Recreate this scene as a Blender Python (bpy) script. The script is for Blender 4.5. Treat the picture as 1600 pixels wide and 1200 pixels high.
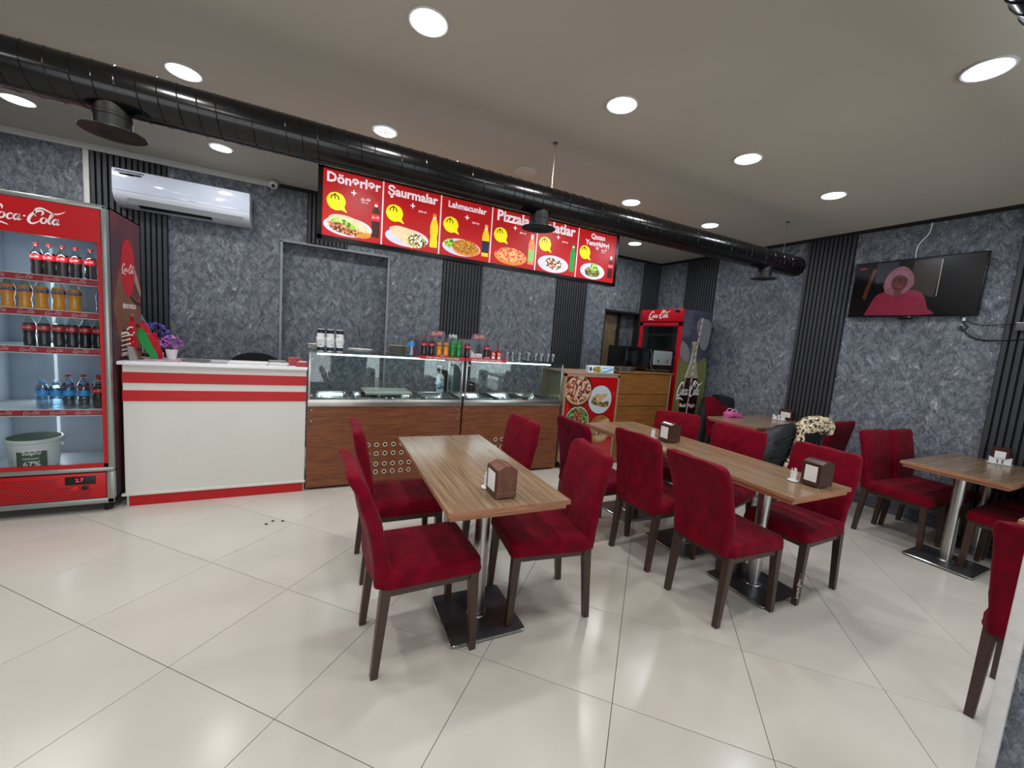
import bpy, bmesh, math, random
from mathutils import Matrix, Vector, noise as mnoise
sc = bpy.context.scene
for o in list(bpy.data.objects): bpy.data.objects.remove(o)
COL = sc.collection
R = math.radians
# ------------------------------------------------------------------ camera
# world: X along the back wall (right), Y towards the back wall, Z up, metres
CAMH = 1.495
cam = bpy.data.cameras.new('camera'); camo = bpy.data.objects.new('camera', cam); COL.objects.link(camo)
cam.sensor_width = 36; cam.lens = 635.65/1600*36; cam.clip_start = .02; cam.clip_end = 100
_p, _ya, _r = -.1101, .4705, -.0787
_cy, _sy = math.cos(_ya), math.sin(_ya)
_F = Vector((_sy*math.cos(_p), _cy*math.cos(_p), math.sin(_p))); _rt = Vector((_cy, -_sy, 0)); _dn = _F.cross(_rt)
_c, _s = math.cos(_r), math.sin(_r)
_X = _c*_rt+_s*_dn; _Y = -_s*_rt+_c*_dn
camo.matrix_world = Matrix(((_X.x, -_Y.x, -_F.x, 0), (_X.y, -_Y.y, -_F.y, 0), (_X.z, -_Y.z, -_F.z, CAMH), (0, 0, 0, 1)))
sc.camera = camo
# ------------------------------------------------------------------ light
sc.view_settings.view_transform = 'Standard'; sc.view_settings.look = 'None'
sc.view_settings.gamma = 1; sc.view_settings.use_curve_mapping = False
sc.view_settings.exposure = 0.0
sc.cycles.max_bounces = 7; sc.cycles.diffuse_bounces = 4; sc.cycles.glossy_bounces = 3
sc.cycles.transmission_bounces = 5; sc.cycles.transparent_max_bounces = 14
sc.cycles.caustics_reflective = False; sc.cycles.caustics_refractive = False
sc.cycles.use_denoising = True; sc.cycles.sample_clamp_indirect = 4
w = bpy.data.worlds.new('daylight_sky'); sc.world = w; w.use_nodes = True
bg = w.node_tree.nodes['Background']; bg.inputs[0].default_value = (.80, .88, 1, 1); bg.inputs[1].default_value = .6
ROOM = dict(x0=-3.3, x1=5.45, y0=-1.6, y1=5.38, h=2.98)
def area(name, loc, sx, sy, power, col, rot=(0, 0, 0), shape='RECTANGLE', spread=180):
    l = bpy.data.lights.new(name, 'AREA'); l.shape = shape; l.size = sx; l.size_y = sy; l.energy = power; l.color = col
    l.spread = R(spread)
    o = bpy.data.objects.new(name, l); COL.objects.link(o); o.location = loc; o.rotation_euler = rot; return o
# daylight entering through the two shopfront windows behind the camera
area('daylight_window_left', (-1.15, -1.75, 1.35), 3.2, 2.2, 54, (1, .97, .94), (R(90), 0, 0))
area('daylight_window_right', (3.0, -1.75, 1.35), 3.6, 2.2, 88, (.90, 1, .975), (R(90), 0, 0))

# ------------------------------------------------------------------ mesh helper
def rrect(a, b, r, n=6, cx=0, cy=0):
    pts = []
    for q, (sx, sy) in enumerate(((1, 1), (-1, 1), (-1, -1), (1, -1))):
        for i in range(n+1):
            t = (q+i/n)*math.pi/2
            pts.append((cx+sx*(a-r)+r*math.cos(t), cy+sy*(b-r)+r*math.sin(t)))
    return pts
def ell(cx, cy, rx, ry, n=28, a0=0): return [(cx+rx*math.cos(a0+2*math.pi*i/n), cy+ry*math.sin(a0+2*math.pi*i/n)) for i in range(n)]
def spline(P, k=8):
    out = []
    n = len(P)
    for i in range(n-1):
        p0, p1, p2, p3 = P[max(i-1, 0)], P[i], P[i+1], P[min(i+2, n-1)]
        for j in range(k):
            t = j/k
            out.append(tuple(.5*((2*b)+(-a+c)*t+(2*a-5*b+4*c-d)*t*t+(-a+3*b-3*c+d)*t**3) for a, b, c, d in zip(p0, p1, p2, p3)))
    out.append(tuple(P[-1])); return out
class MB:
    def __init__(s): s.bm = bmesh.new(); s.M = Matrix()
    def add(s, V, Fs):
        vs = [s.bm.verts.new(s.M @ Vector(v)) for v in V]
        for f in Fs:
            try: s.bm.faces.new([vs[i] for i in f])
            except ValueError: pass
        return s
    def box(s, x0, x1, y0, y1, z0, z1, bev=0, seg=2):
        if x0 > x1: x0, x1 = x1, x0
        if y0 > y1: y0, y1 = y1, y0
        if z0 > z1: z0, z1 = z1, z0
        V = [(x, y, z) for z in (z0, z1) for (x, y) in ((x0, y0), (x1, y0), (x1, y1), (x0, y1))]
        Fs = [(3, 2, 1, 0), (4, 5, 6, 7), (0, 1, 5, 4), (1, 2, 6, 5), (2, 3, 7, 6), (3, 0, 4, 7)]
        if bev:
            b = bmesh.new(); vs = [b.verts.new(v) for v in V]
            for f in Fs: b.faces.new([vs[i] for i in f])
            bmesh.ops.bevel(b, geom=list(b.edges), offset=bev, segments=seg, affect='EDGES', profile=.5)
            b.verts.index_update()
            s.add([v.co[:] for v in b.verts], [[v.index for v in f.verts] for f in b.faces]); b.free(); return s
        return s.add(V, Fs)
    def loft(s, rings, cap0=True, cap1=True, closed=True):
        n = len(rings[0]); V = [p for r in rings for p in r]; Fs = []
        for k in range(len(rings)-1):
            for i in range(n if closed else n-1):
                j = (i+1) % n; Fs.append((k*n+i, k*n+j, (k+1)*n+j, (k+1)*n+i))
        if cap0: Fs.append(tuple(range(n-1, -1, -1)))
        if cap1: Fs.append(tuple((len(rings)-1)*n+i for i in range(n)))
        return s.add(V, Fs)
    def lathe(s, prof, c=(0, 0, 0), n=16, cap0=True, cap1=True):
        return s.loft([[(c[0]+r*math.cos(2*math.pi*i/n), c[1]+r*math.sin(2*math.pi*i/n), c[2]+z) for i in range(n)] for r, z in prof], cap0, cap1)
    def cyl(s, p0, p1, r0, r1=None, n=14, cap=True):
        r1 = r0 if r1 is None else r1
        p0, p1 = Vector(p0), Vector(p1); d = (p1-p0).normalized()
        u = d.orthogonal().normalized(); v = d.cross(u)
        return s.loft([[tuple(p+r*(u*math.cos(2*math.pi*i/n)+v*math.sin(2*math.pi*i/n))) for i in range(n)] for p, r in ((p0, r0), (p1, r1))], cap, cap)
    def tube(s, P, r, n=8, cap=True):
        P = [Vector(p) for p in P]; rings = []; u = None
        for i, p in enumerate(P):
            d = (P[min(i+1, len(P)-1)]-P[max(i-1, 0)]).normalized()
            u = d.orthogonal().normalized() if u is None else (u-d*u.dot(d)).normalized()
            v = d.cross(u); rr = r[i] if isinstance(r, (list, tuple)) else r
            rings.append([tuple(p+rr*(u*math.cos(2*math.pi*k/n)+v*math.sin(2*math.pi*k/n))) for k in range(n)])
        return s.loft(rings, cap, cap)
    def torus(s, c, R_, r, axis='y', n=18, m=6):
        rings = []
        for i in range(n+1):
            a = 2*math.pi*i/n; ring = []
            for k in range(m):
                b = 2*math.pi*k/m; q = R_+r*math.cos(b); h = r*math.sin(b)
                p = {'y': (q*math.cos(a), h, q*math.sin(a)), 'z': (q*math.cos(a), q*math.sin(a), h), 'x': (h, q*math.cos(a), q*math.sin(a))}[axis]
                ring.append((c[0]+p[0], c[1]+p[1], c[2]+p[2]))
            rings.append(ring)
        return s.loft(rings, False, False)
    def poly(s, P, y=0, th=.001):          # flat shape standing in XZ, front face towards -Y
        n = len(P); V = [(p[0], y, p[1]) for p in P]+[(p[0], y-th, p[1]) for p in P]
        Fs = [tuple(range(n-1, -1, -1)), tuple(range(n, 2*n))]+[(i, (i+1) % n, n+(i+1) % n, n+i) for i in range(n)]
        return s.add(V, Fs)
    def stroke(s, P, wd, y=0, th=.0006, k=8):
        if k: P3 = spline([(p[0], p[1], (p[2] if len(p) > 2 else wd)) for p in P], k)
        else: P3 = [(p[0], p[1], (p[2] if len(p) > 2 else wd)) for p in P]
        V = []
        for i, (x, z, ww) in enumerate(P3):
            a, b = P3[max(i-1, 0)], P3[min(i+1, len(P3)-1)]
            dx, dz = b[0]-a[0], b[1]-a[1]; L = math.hypot(dx, dz) or 1
            nx, nz = -dz/L*ww/2, dx/L*ww/2
            V += [(x+nx, y-th, z+nz), (x-nx, y-th, z-nz)]
        return s.add(V, [(2*i, 2*i+1, 2*i+3, 2*i+2) for i in range(len(P3)-1)])
    def blob(s, c, r, sx=1, sy=1, sz=1, sub=2, amp=0, fr=3, seed=0):
        b = bmesh.new(); bmesh.ops.create_icosphere(b, subdivisions=sub, radius=1)
        b.verts.index_update(); V = []
        for v in b.verts:
            k = 1+amp*mnoise.noise(v.co*fr+Vector((seed*7.1, seed*3.3, 0)))
            V.append((c[0]+v.co.x*r*sx*k, c[1]+v.co.y*r*sy*k, c[2]+v.co.z*r*sz*k))
        s.add(V, [[v.index for v in f.verts] for f in b.faces]); b.free(); return s
    def mesh(s, name, mat, smooth=35):
        bmesh.ops.recalc_face_normals(s.bm, faces=s.bm.faces)
        me = bpy.data.meshes.new(name); s.bm.to_mesh(me); s.bm.free()
        me.materials.append(mat)
        if smooth:
            me.polygons.foreach_set('use_smooth', [True]*len(me.polygons)); me.set_sharp_from_angle(angle=R(smooth))
        return me
def jitter(mb, amp, fr, seed=0, zmin=-9):
    off = Vector((seed*5.3, seed*1.7, seed*2.9))
    for v in mb.bm.verts:
        if v.co.z >= zmin: v.co += Vector(mnoise.noise_vector(v.co*fr+off))*amp
def link(o, parent=None):
    COL.objects.link(o)
    if parent: o.parent = parent
    return o
def obj(name, mb, mat, parent=None, loc=(0, 0, 0), rz=0, smooth=35, label=None):
    me = mb.mesh(name, mat, smooth) if isinstance(mb, MB) else mb
    o = bpy.data.objects.new(name, me); o.location = loc; o.rotation_euler = (0, 0, rz)
    if label: o['label'] = label
    return link(o, parent)
def tag(o, label, cat, group=None):
    o['label'] = label; o['category'] = cat
    if group: o['group'] = group
    return o
def thing(name, label, cat, loc=(0, 0, 0), rz=0, group=None):
    o = bpy.data.objects.new(name, None); o.empty_display_size = .1; o.location = loc; o.rotation_euler = (0, 0, rz)
    COL.objects.link(o); return tag(o, label, cat, group)
def struct(name, mb, mat, parent=None, smooth=35, label=None):
    o = obj(name, mb, mat, parent, smooth=smooth, label=label)
    if parent is None: o['kind'] = 'structure'
    return o
def kids(o): return [c for c in bpy.data.objects if c.parent == o]
_tree = {}
def dup(root, loc, rz=0, label=None, group=None, cat=None):
    if root.name not in _tree: _tree[root.name] = [(c, kids(c)) for c in kids(root)]
    r = root.copy(); COL.objects.link(r); r.location = loc; r.rotation_euler = (0, 0, rz)
    if label: r['label'] = label
    if group: r['group'] = group
    for c, gs in _tree[root.name]:
        d = c.copy(); COL.objects.link(d); d.parent = r
        for g in gs:
            e = g.copy(); COL.objects.link(e); e.parent = d
    return r
_txt = {}
def text(body, size, bold=0, align='CENTER', ext=.0005, shear=0):
    k = (body, size, bold, align, shear)
    if k not in _txt:
        c = bpy.data.curves.new('lettering', 'FONT'); c.body = body; c.size = size; c.align_x = align; c.align_y = 'CENTER'
        c.offset = bold; c.extrude = ext; c.resolution_u = 2; c.shear = shear
        o = bpy.data.objects.new('lettering', c); COL.objects.link(o)
        bpy.context.view_layer.update()
        me = bpy.data.meshes.new_from_object(o.evaluated_get(bpy.context.evaluated_depsgraph_get()))
        bpy.data.objects.remove(o); me.transform(Matrix(((1, 0, 0, 0), (0, 0, -1, 0), (0, 1, 0, 0), (0, 0, 0, 1)))); _txt[k] = me
    return _txt[k].copy()
def lettering(parent, body, size, mat, loc, rz=0, bold=0, align='CENTER', shear=0, sx=1, name='lettering'):
    me = text(body, size, bold, align, shear=shear); me.name = name; me.materials.clear(); me.materials.append(mat)
    o = bpy.data.objects.new(name, me); o.location = loc; o.rotation_euler = (0, 0, rz); o.scale = (sx, 1, 1)
    return link(o, parent)

# ------------------------------------------------------------------ materials
def lin(c):
    f = lambda x: (x/255)/12.92 if x/255 <= .04045 else ((x/255+.055)/1.055)**2.4
    return (f(c[0]), f(c[1]), f(c[2]), 1)
MATS = {}
def mat(name, col, rough=.5, metal=0, var=0, vs=8, bump=0, bs=60, stretch=(1, 1, 1), coat=0, sheen=0, emit=0, spec=.5, alpha=1, trans=0, ior=1.45):
    if name in MATS: return MATS[name]
    m = bpy.data.materials.new(name); m.use_nodes = True; nt = m.node_tree; N = nt.nodes; L = nt.links
    b = N['Principled BSDF']; c = lin(col)
    b.inputs['Base Color'].default_value = c; b.inputs['Roughness'].default_value = rough; b.inputs['Metallic'].default_value = metal
    b.inputs['Coat Weight'].default_value = coat; b.inputs['Sheen Weight'].default_value = sheen; b.inputs['Specular IOR Level'].default_value = spec
    b.inputs['Alpha'].default_value = alpha; b.inputs['Transmission Weight'].default_value = trans; b.inputs['IOR'].default_value = ior
    tc = N.new('ShaderNodeTexCoord'); mp = N.new('ShaderNodeMapping'); mp.inputs['Scale'].default_value = stretch
    L.new(tc.outputs['Object'], mp.inputs['Vector'])
    nz = N.new('ShaderNodeTexNoise'); nz.inputs['Scale'].default_value = vs; nz.inputs['Detail'].default_value = 4
    L.new(mp.outputs[0], nz.inputs['Vector'])
    cr = N.new('ShaderNodeValToRGB'); v = var or .02
    cr.color_ramp.elements[0].position = .3; cr.color_ramp.elements[1].position = .7
    cr.color_ramp.elements[0].color = tuple(x*(1-v) for x in c[:3])+(1,)
    cr.color_ramp.elements[1].color = tuple(min(1, x*(1+v)) for x in c[:3])+(1,)
    L.new(nz.outputs['Fac'], cr.inputs[0]); L.new(cr.outputs[0], b.inputs['Base Color'])
    if emit:
        L.new(cr.outputs[0], b.inputs['Emission Color']); b.inputs['Emission Strength'].default_value = emit
    if bump:
        n2 = N.new('ShaderNodeTexNoise'); n2.inputs['Scale'].default_value = bs; n2.inputs['Detail'].default_value = 3
        L.new(mp.outputs[0], n2.inputs['Vector']); bp = N.new('ShaderNodeBump'); bp.inputs['Strength'].default_value = bump
        bp.inputs['Distance'].default_value = .01
        L.new(n2.outputs['Fac'], bp.inputs['Height']); L.new(bp.outputs[0], b.inputs['Normal'])
    MATS[name] = m; return m
def wood(name, c1, c2, stretch, rough=.35, scale=14, dist=1.2, coat=0, c3=None):
    m = mat(name, c1, rough, coat=coat); nt = m.node_tree; N = nt.nodes; L = nt.links; b = N['Principled BSDF']
    nz = [n for n in N if n.bl_idname == 'ShaderNodeTexNoise'][0]; mp = [n for n in N if n.bl_idname == 'ShaderNodeMapping'][0]
    mp.inputs['Scale'].default_value = stretch; nz.inputs['Scale'].default_value = scale; nz.inputs['Detail'].default_value = 6
    nz.inputs['Distortion'].default_value = dist; nz.inputs['Roughness'].default_value = .62
    cr = [n for n in N if n.bl_idname == 'ShaderNodeValToRGB'][0].color_ramp
    cr.elements[0].position = .32; cr.elements[1].position = .68; cr.elements[0].color = lin(c2); cr.elements[1].color = lin(c1)
    if c3: e = cr.elements.new(.5); e.color = lin(c3)
    return m
def ramp_mat(name, cols, scale=20, rough=.5, kind='noise', emit=0, stretch=(1, 1, 1), bump=0, dist=0, detail=3):
    if name in MATS: return MATS[name]
    m = bpy.data.materials.new(name); m.use_nodes = True; nt = m.node_tree; N = nt.nodes; L = nt.links; b = N['Principled BSDF']
    b.inputs['Roughness'].default_value = rough
    tc = N.new('ShaderNodeTexCoord'); mp = N.new('ShaderNodeMapping'); mp.inputs['Scale'].default_value = stretch
    L.new(tc.outputs['Object'], mp.inputs['Vector'])
    if kind == 'noise':
        t = N.new('ShaderNodeTexNoise'); t.inputs['Detail'].default_value = detail; t.inputs['Distortion'].default_value = dist; out = t.outputs['Fac']
    else:
        t = N.new('ShaderNodeTexVoronoi'); out = t.outputs['Color']
    t.inputs['Scale'].default_value = scale; L.new(mp.outputs[0], t.inputs['Vector'])
    cr = N.new('ShaderNodeValToRGB'); e = cr.color_ramp.elements
    lo, hi = (.32, .68) if kind == 'noise' else (.1, .9)
    e[0].position = lo; e[0].color = lin(cols[0]); e[1].position = hi; e[1].color = lin(cols[-1])
    for i, c in enumerate(cols[1:-1]):
        x = e.new(lo+(hi-lo)*(i+1)/(len(cols)-1)); x.color = lin(c)
    L.new(out, cr.inputs[0]); L.new(cr.outputs[0], b.inputs['Base Color'])
    if kind != 'noise': cr.color_ramp.interpolation = 'CONSTANT'
    if emit: L.new(cr.outputs[0], b.inputs['Emission Color']); b.inputs['Emission Strength'].default_value = emit
    if bump:
        bp = N.new('ShaderNodeBump'); bp.inputs['Strength'].default_value = bump; bp.inputs['Distance'].default_value = .01
        L.new(out, bp.inputs['Height']); L.new(bp.outputs[0], b.inputs['Normal'])
    MATS[name] = m; return m
def glass(name, tint=(235, 245, 240), refl=.12, rough=.02):
    if name in MATS: return MATS[name]
    m = bpy.data.materials.new(name); m.use_nodes = True; nt = m.node_tree; N = nt.nodes; L = nt.links; N.clear()
    out = N.new('ShaderNodeOutputMaterial'); mx = N.new('ShaderNodeMixShader'); tr = N.new('ShaderNodeBsdfTransparent'); gl = N.new('ShaderNodeBsdfGlossy')
    tr.inputs[0].default_value = lin(tint); gl.inputs['Roughness'].default_value = rough
    lw = N.new('ShaderNodeLayerWeight'); lw.inputs[0].default_value = .35
    mr = N.new('ShaderNodeMapRange'); mr.inputs['To Min'].default_value = refl; mr.inputs['To Max'].default_value = .6
    L.new(lw.outputs['Facing'], mr.inputs['Value'])
    mr.inputs['From Min'].default_value = .4
    L.new(mr.outputs[0], mx.inputs[0]); L.new(tr.outputs[0], mx.inputs[1]); L.new(gl.outputs[0], mx.inputs[2]); L.new(mx.outputs[0], out.inputs[0])
    MATS[name] = m; return m
def plaster():
    m = bpy.data.materials.new('venetian_plaster'); m.use_nodes = True; nt = m.node_tree; N = nt.nodes; L = nt.links; b = N['Principled BSDF']
    b.inputs['Roughness'].default_value = .5
    tc = N.new('ShaderNodeTexCoord'); sp = N.new('ShaderNodeSeparateXYZ'); L.new(tc.outputs['Object'], sp.inputs[0])
    def math_(op, x, y):
        n = N.new('ShaderNodeMath'); n.operation = op
        for i, q in enumerate((x, y)):
            if isinstance(q, (int, float)): n.inputs[i].default_value = q
            else: L.new(q, n.inputs[i])
        return n.outputs[0]
    cb = N.new('ShaderNodeCombineXYZ'); L.new(math_('ADD', sp.outputs[0], sp.outputs[1]), cb.inputs[0]); L.new(sp.outputs[2], cb.inputs[1])
    def nz(sc_, det, dist, rot=0, st=1, rough=.55):
        mp = N.new('ShaderNodeMapping'); mp.inputs['Rotation'].default_value = (0, 0, R(rot)); mp.inputs['Scale'].default_value = (1, st, 1)
        m0 = N.new('ShaderNodeVectorRotate'); m0.rotation_type = 'Z_AXIS'; m0.inputs['Angle'].default_value = R(rot)
        L.new(cb.outputs[0], m0.inputs['Vector']); mp.inputs['Rotation'].default_value = (0, 0, 0); L.new(m0.outputs[0], mp.inputs['Vector'])
        n = N.new('ShaderNodeTexNoise'); n.inputs['Scale'].default_value = sc_; n.inputs['Detail'].default_value = det
        n.inputs['Distortion'].default_value = dist; n.inputs['Roughness'].default_value = rough; L.new(mp.outputs[0], n.inputs['Vector']); return n
    def ramp(src, P):
        c = N.new('ShaderNodeValToRGB'); e = c.color_ramp.elements
        e[0].position, e[0].color = P[0][0], (P[0][1],)*3+(1,); e[1].position, e[1].color = P[-1][0], (P[-1][1],)*3+(1,)
        for p, v in P[1:-1]: x = e.new(p); x.color = (v, v, v, 1)
        L.new(src, c.inputs[0]); return c
    a = nz(19, 6, .6, 28, .42, .64); a2 = nz(21, 6, .7, -34, .44, .64); big = nz(.8, 3, .6); fine = nz(60, 5, 1.0, 12, .45, .7); mask = nz(5, 2, .5)
    ridge = [(.40, .35), (.44, .0), (.47, .35), (.505, 1), (.515, .25), (.60, .3), (.65, 1), (.665, .3)]
    r1 = ramp(a.outputs['Fac'], ridge); r2 = ramp(a2.outputs['Fac'], ridge); mk = ramp(mask.outputs['Fac'], [(.40, 0), (.60, 1)])
    inv = math_('SUBTRACT', 1.0, mk.outputs[0])
    st = math_('ADD', math_('MULTIPLY', r1.outputs[0], mk.outputs[0]), math_('MULTIPLY', r2.outputs[0], inv))
    mid = math_('ADD', math_('MULTIPLY', a.outputs['Fac'], mk.outputs[0]), math_('MULTIPLY', a2.outputs['Fac'], inv))
    h3 = math_('ADD', math_('ADD', math_('MULTIPLY', st, .25), math_('MULTIPLY', mid, .55)), math_('MULTIPLY', fine.outputs['Fac'], .50))
    cr = N.new('ShaderNodeValToRGB'); e = cr.color_ramp.elements
    e[0].position = .42; e[0].color = lin((56, 61, 71)); e[1].position = .84; e[1].color = lin((214, 218, 222))
    for p, c in ((.50, (86, 92, 103)), (.59, (112, 119, 130)), (.70, (146, 153, 162))): x = e.new(p); x.color = lin(c)  # stroke tones, with relief highlights and shade painted into the same colours
    L.new(h3, cr.inputs[0])
    mx = N.new('ShaderNodeMixRGB'); mx.blend_type = 'MULTIPLY'; mx.inputs[0].default_value = .5
    rb = ramp(big.outputs['Fac'], [(.3, .7), (.7, 1)])
    L.new(cr.outputs[0], mx.inputs[1]); L.new(rb.outputs[0], mx.inputs[2]); L.new(mx.outputs[0], b.inputs['Base Color'])
    bp = N.new('ShaderNodeBump'); bp.inputs['Strength'].default_value = .9; bp.inputs['Distance'].default_value = .022
    L.new(h3, bp.inputs['Height']); L.new(bp.outputs[0], b.inputs['Normal'])
    return m
PL = plaster()
CEIL = mat('ceiling_paint', (196, 190, 178), .85, var=.03, vs=1.2)
TILE = mat('porcelain_tile', (205, 199, 189), .2, var=.06, vs=1.6, spec=.55)
GROUT = mat('grout', (96, 90, 82), .8)
WHITE = mat('white_trim', (206, 204, 200), .5)
BLACKT = mat('black_trim', (24, 24, 27), .45)
SLAT = mat('slat_charcoal', (54, 55, 60), .55, var=.08, vs=20)
SLATB = mat('slat_backing', (10, 10, 13), .7)
VELVET = mat('red_velvet', (108, 0, 24), .8, var=.3, vs=15, bump=.4, bs=22, sheen=.04, spec=.12)
VELVET2 = mat('dark_red_velvet', (100, 2, 28), .8, var=.2, vs=24, bump=.25, bs=30, sheen=.1, spec=.2)
LEGM = mat('dark_walnut_leg', (64, 45, 37), .38, var=.15, vs=30, stretch=(4, 4, .6))
TOP = wood('tabletop_oak', (156, 131, 104), (104, 81, 61), (24, .7, 1), .2, 3, .35, c3=(136, 112, 87))
TOPX = wood('tabletop_oak_across', (156, 131, 104), (104, 81, 61), (.7, 24, 1), .2, 3, .35, c3=(136, 112, 87))
EDGE = wood('table_edge_band', (178, 124, 92), (138, 90, 64), (1, 1, 14), .45, 4)
CHROME = mat('brushed_steel', (186, 184, 180), .3, 1, var=.1, vs=60, stretch=(1, 1, .1))
STEEL = mat('case_steel', (188, 184, 176), .3, 1, var=.08, vs=12)
STEELD = mat('dark_steel_plate', (96, 96, 100), .34, .7, var=.2, vs=10)
CHEDGE = mat('polished_edge', (200, 200, 200), .12, 1)
RUBBER = mat('black_rubber', (18, 18, 18), .7)
DUCT = mat('black_duct', (9, 9, 10), .2, 0, spec=.5)
BPLAS = mat('black_plastic', (16, 16, 18), .4)
WPLAS = mat('white_plastic', (228, 228, 228), .35)
CASEW = wood('case_walnut', (138, 82, 50), (84, 46, 26), (.7, 1, 11), .38, 5, 1.4, c3=(116, 66, 38))
CABW = wood('drawer_oak', (140, 92, 40), (104, 64, 24), (.7, 1, 10), .42, 6, 1.0, c3=(124, 80, 34))
REDP = mat('red_laminate', (182, 12, 20), .35)
CWHITE = mat('white_laminate', (212, 211, 204), .4, var=.02, vs=60)
COKE = mat('cola_red', (190, 18, 30), .4)
WINK = mat('white_ink', (240, 236, 232), .5)
GLS = glass('clear_glass'); GLSD = glass('door_glass', (244, 248, 248), .05); GLSC = glass('case_glass', (240, 248, 246), .055)
LAMP = mat('lamp_diffuser', (255, 255, 255), .5, emit=9)
LAMPC = mat('lamp_diffuser_cool', (225, 228, 255), .5, emit=10)
TUBE = mat('led_tube', (235, 248, 255), .5, emit=6)

# ------------------------------------------------------------------ floor: slab and diagonal tiles
x0, x1, y0, y1, H = ROOM['x0'], ROOM['x1'], ROOM['y0'], ROOM['y1'], ROOM['h']
fl = struct('floor', MB().box(x0-.2, x1+.2, y0-.2, y1+.25, -.12, -.004), GROUT)
T_ = .7951; TX, TY = 4.9984, -1.7663
def tile_xy(i, j):
    dx, dy = (i-TX)*.598, (j-TY)*.598
    return dx*math.cos(T_)+dy*math.sin(T_), -dx*math.sin(T_)+dy*math.cos(T_)
def clip(P, box):
    for ax, sgn, lim in ((0, 1, box[0]), (0, -1, -box[1]), (1, 1, box[2]), (1, -1, -box[3])):
        out = []
        for k in range(len(P)):
            a, b = P[k-1], P[k]; fa, fb = sgn*a[ax]-lim, sgn*b[ax]-lim
            if (fa >= 0) != (fb >= 0):
                t = fa/(fa-fb); out.append((a[0]+t*(b[0]-a[0]), a[1]+t*(b[1]-a[1])))
            if fb >= 0: out.append(b)
        P = out
        if not P: return P
    return P
_full = None
for i in range(-14, 24):
    for j in range(-14, 24):
        g = .0014/.598
        Q = [tile_xy(i+g, j+g), tile_xy(i+1-g, j+g), tile_xy(i+1-g, j+1-g), tile_xy(i+g, j+1-g)]
        C_ = clip(Q, (x0, x1, y0, y1))
        if len(C_) < 3: continue
        cx, cy = tile_xy(i+.5, j+.5)
        whole = len(C_) == 4 and all(min(math.dist(a, b) for b in Q) < 1e-6 for a in C_)
        if whole and _full: o = bpy.data.objects.new('tile', _full); link(o, fl); o.location = (cx, cy, 0); continue
        n = len(C_); P = [(a-cx, b-cy) for a, b in C_]
        V = [(a, b, -.004) for a, b in P]+[(a, b, -.0008) for a, b in P]+[(a*.9985, b*.9985, 0) for a, b in P]
        Fs = [tuple(range(2*n, 3*n))]+[(k+q*n, (k+1) % n+q*n, (k+1) % n+(q+1)*n, k+(q+1)*n) for k in range(n) for q in (0, 1)]
        o = obj('tile', MB().add(V, Fs), TILE, fl, (cx, cy, 0), smooth=0)
        if whole: _full = o.data
# ------------------------------------------------------------------ walls
def slats(parent, a0, a1, z0, z1, plane, axis, side, pitch=.0445, wd=.0295):
    # slat panel: backing and every slat its own part
    if axis == 'x': struct('slat_backing', MB().box(a0, a1, plane-.006, plane, z0, z1), SLATB, parent)
    else: struct('slat_backing', MB().box(plane-.006, plane, a0, a1, z0, z1), SLATB, parent)
    n = int(round((a1-a0)/pitch)); p = (a1-a0)/n
    if axis == 'x': me = MB().box(-wd/2, wd/2, -.030, -.006, z0, z1, .002, 1).mesh('slat', SLAT, 0)
    else: me = MB().box(-.030, -.006, -wd/2, wd/2, z0, z1, .002, 1).mesh('slat', SLAT, 0)
    for k in range(n):
        o = bpy.data.objects.new('slat', me); c = a0+(k+.5)*p
        o.location = (c, plane, 0) if axis == 'x' else (plane, c, 0); link(o, parent)
NX0, NX1, NZ = -.28, .885, 2.385; DX0, DX1, DZ = 4.335, 5.12, 2.10
wb = MB()
wb.box(x0, NX0, y1, y1+.2, 0, H).box(NX0, NX1, y1, y1+.2, NZ, H).box(NX1, DX0, y1, y1+.2, 0, H).box(DX0, DX1, y1, y1+.2, DZ, H).box(DX1, x1+.15, y1, y1+.2, 0, H)
wb.box(NX0, NX1, y1+.13, y1+.2, 0, NZ)
wall_back = struct('wall_back', wb, PL, smooth=0)
GREYT = mat('niche_grey_trim', (138, 142, 146), .45)
struct('niche_trim', MB().box(NX0-.012, NX0+.012, y1-.012, y1+.01, 0, NZ).box(NX1-.012, NX1+.012, y1-.012, y1+.01, 0, NZ).box(NX0-.012, NX1+.012, y1-.012, y1+.01, NZ-.012, NZ+.012), GREYT, wall_back)
ZT = H-.035
for a, b in ((-1.842, -1.275), (-.03, .405), (1.575, 2.15), (3.36, 3.93), (5.07, 5.45)):
    if a < .5 and a > -.2: slats(wall_back, a, b, NZ+.014, ZT, y1, 'x', 1)
    else: slats(wall_back, a, b, 0.02, ZT, y1, 'x', 1)
struct('trim_1', MB().box(-.30, x1-.001, y1-.02, y1, H-.035, H), BLACKT)
struct('trim_2', MB().box(x1-.02, x1, y0, y1-.02, H-.035, H), BLACKT)
struct('trim_3', MB().box(x0+.001, -.38, y1-.035, y1, H-.058, H-.001, .004).box(-1.885, -1.843, y1-.03, y1, 0.01, H-.058, .004), WHITE, label='white cable trunking under the ceiling and beside the slats')
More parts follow.
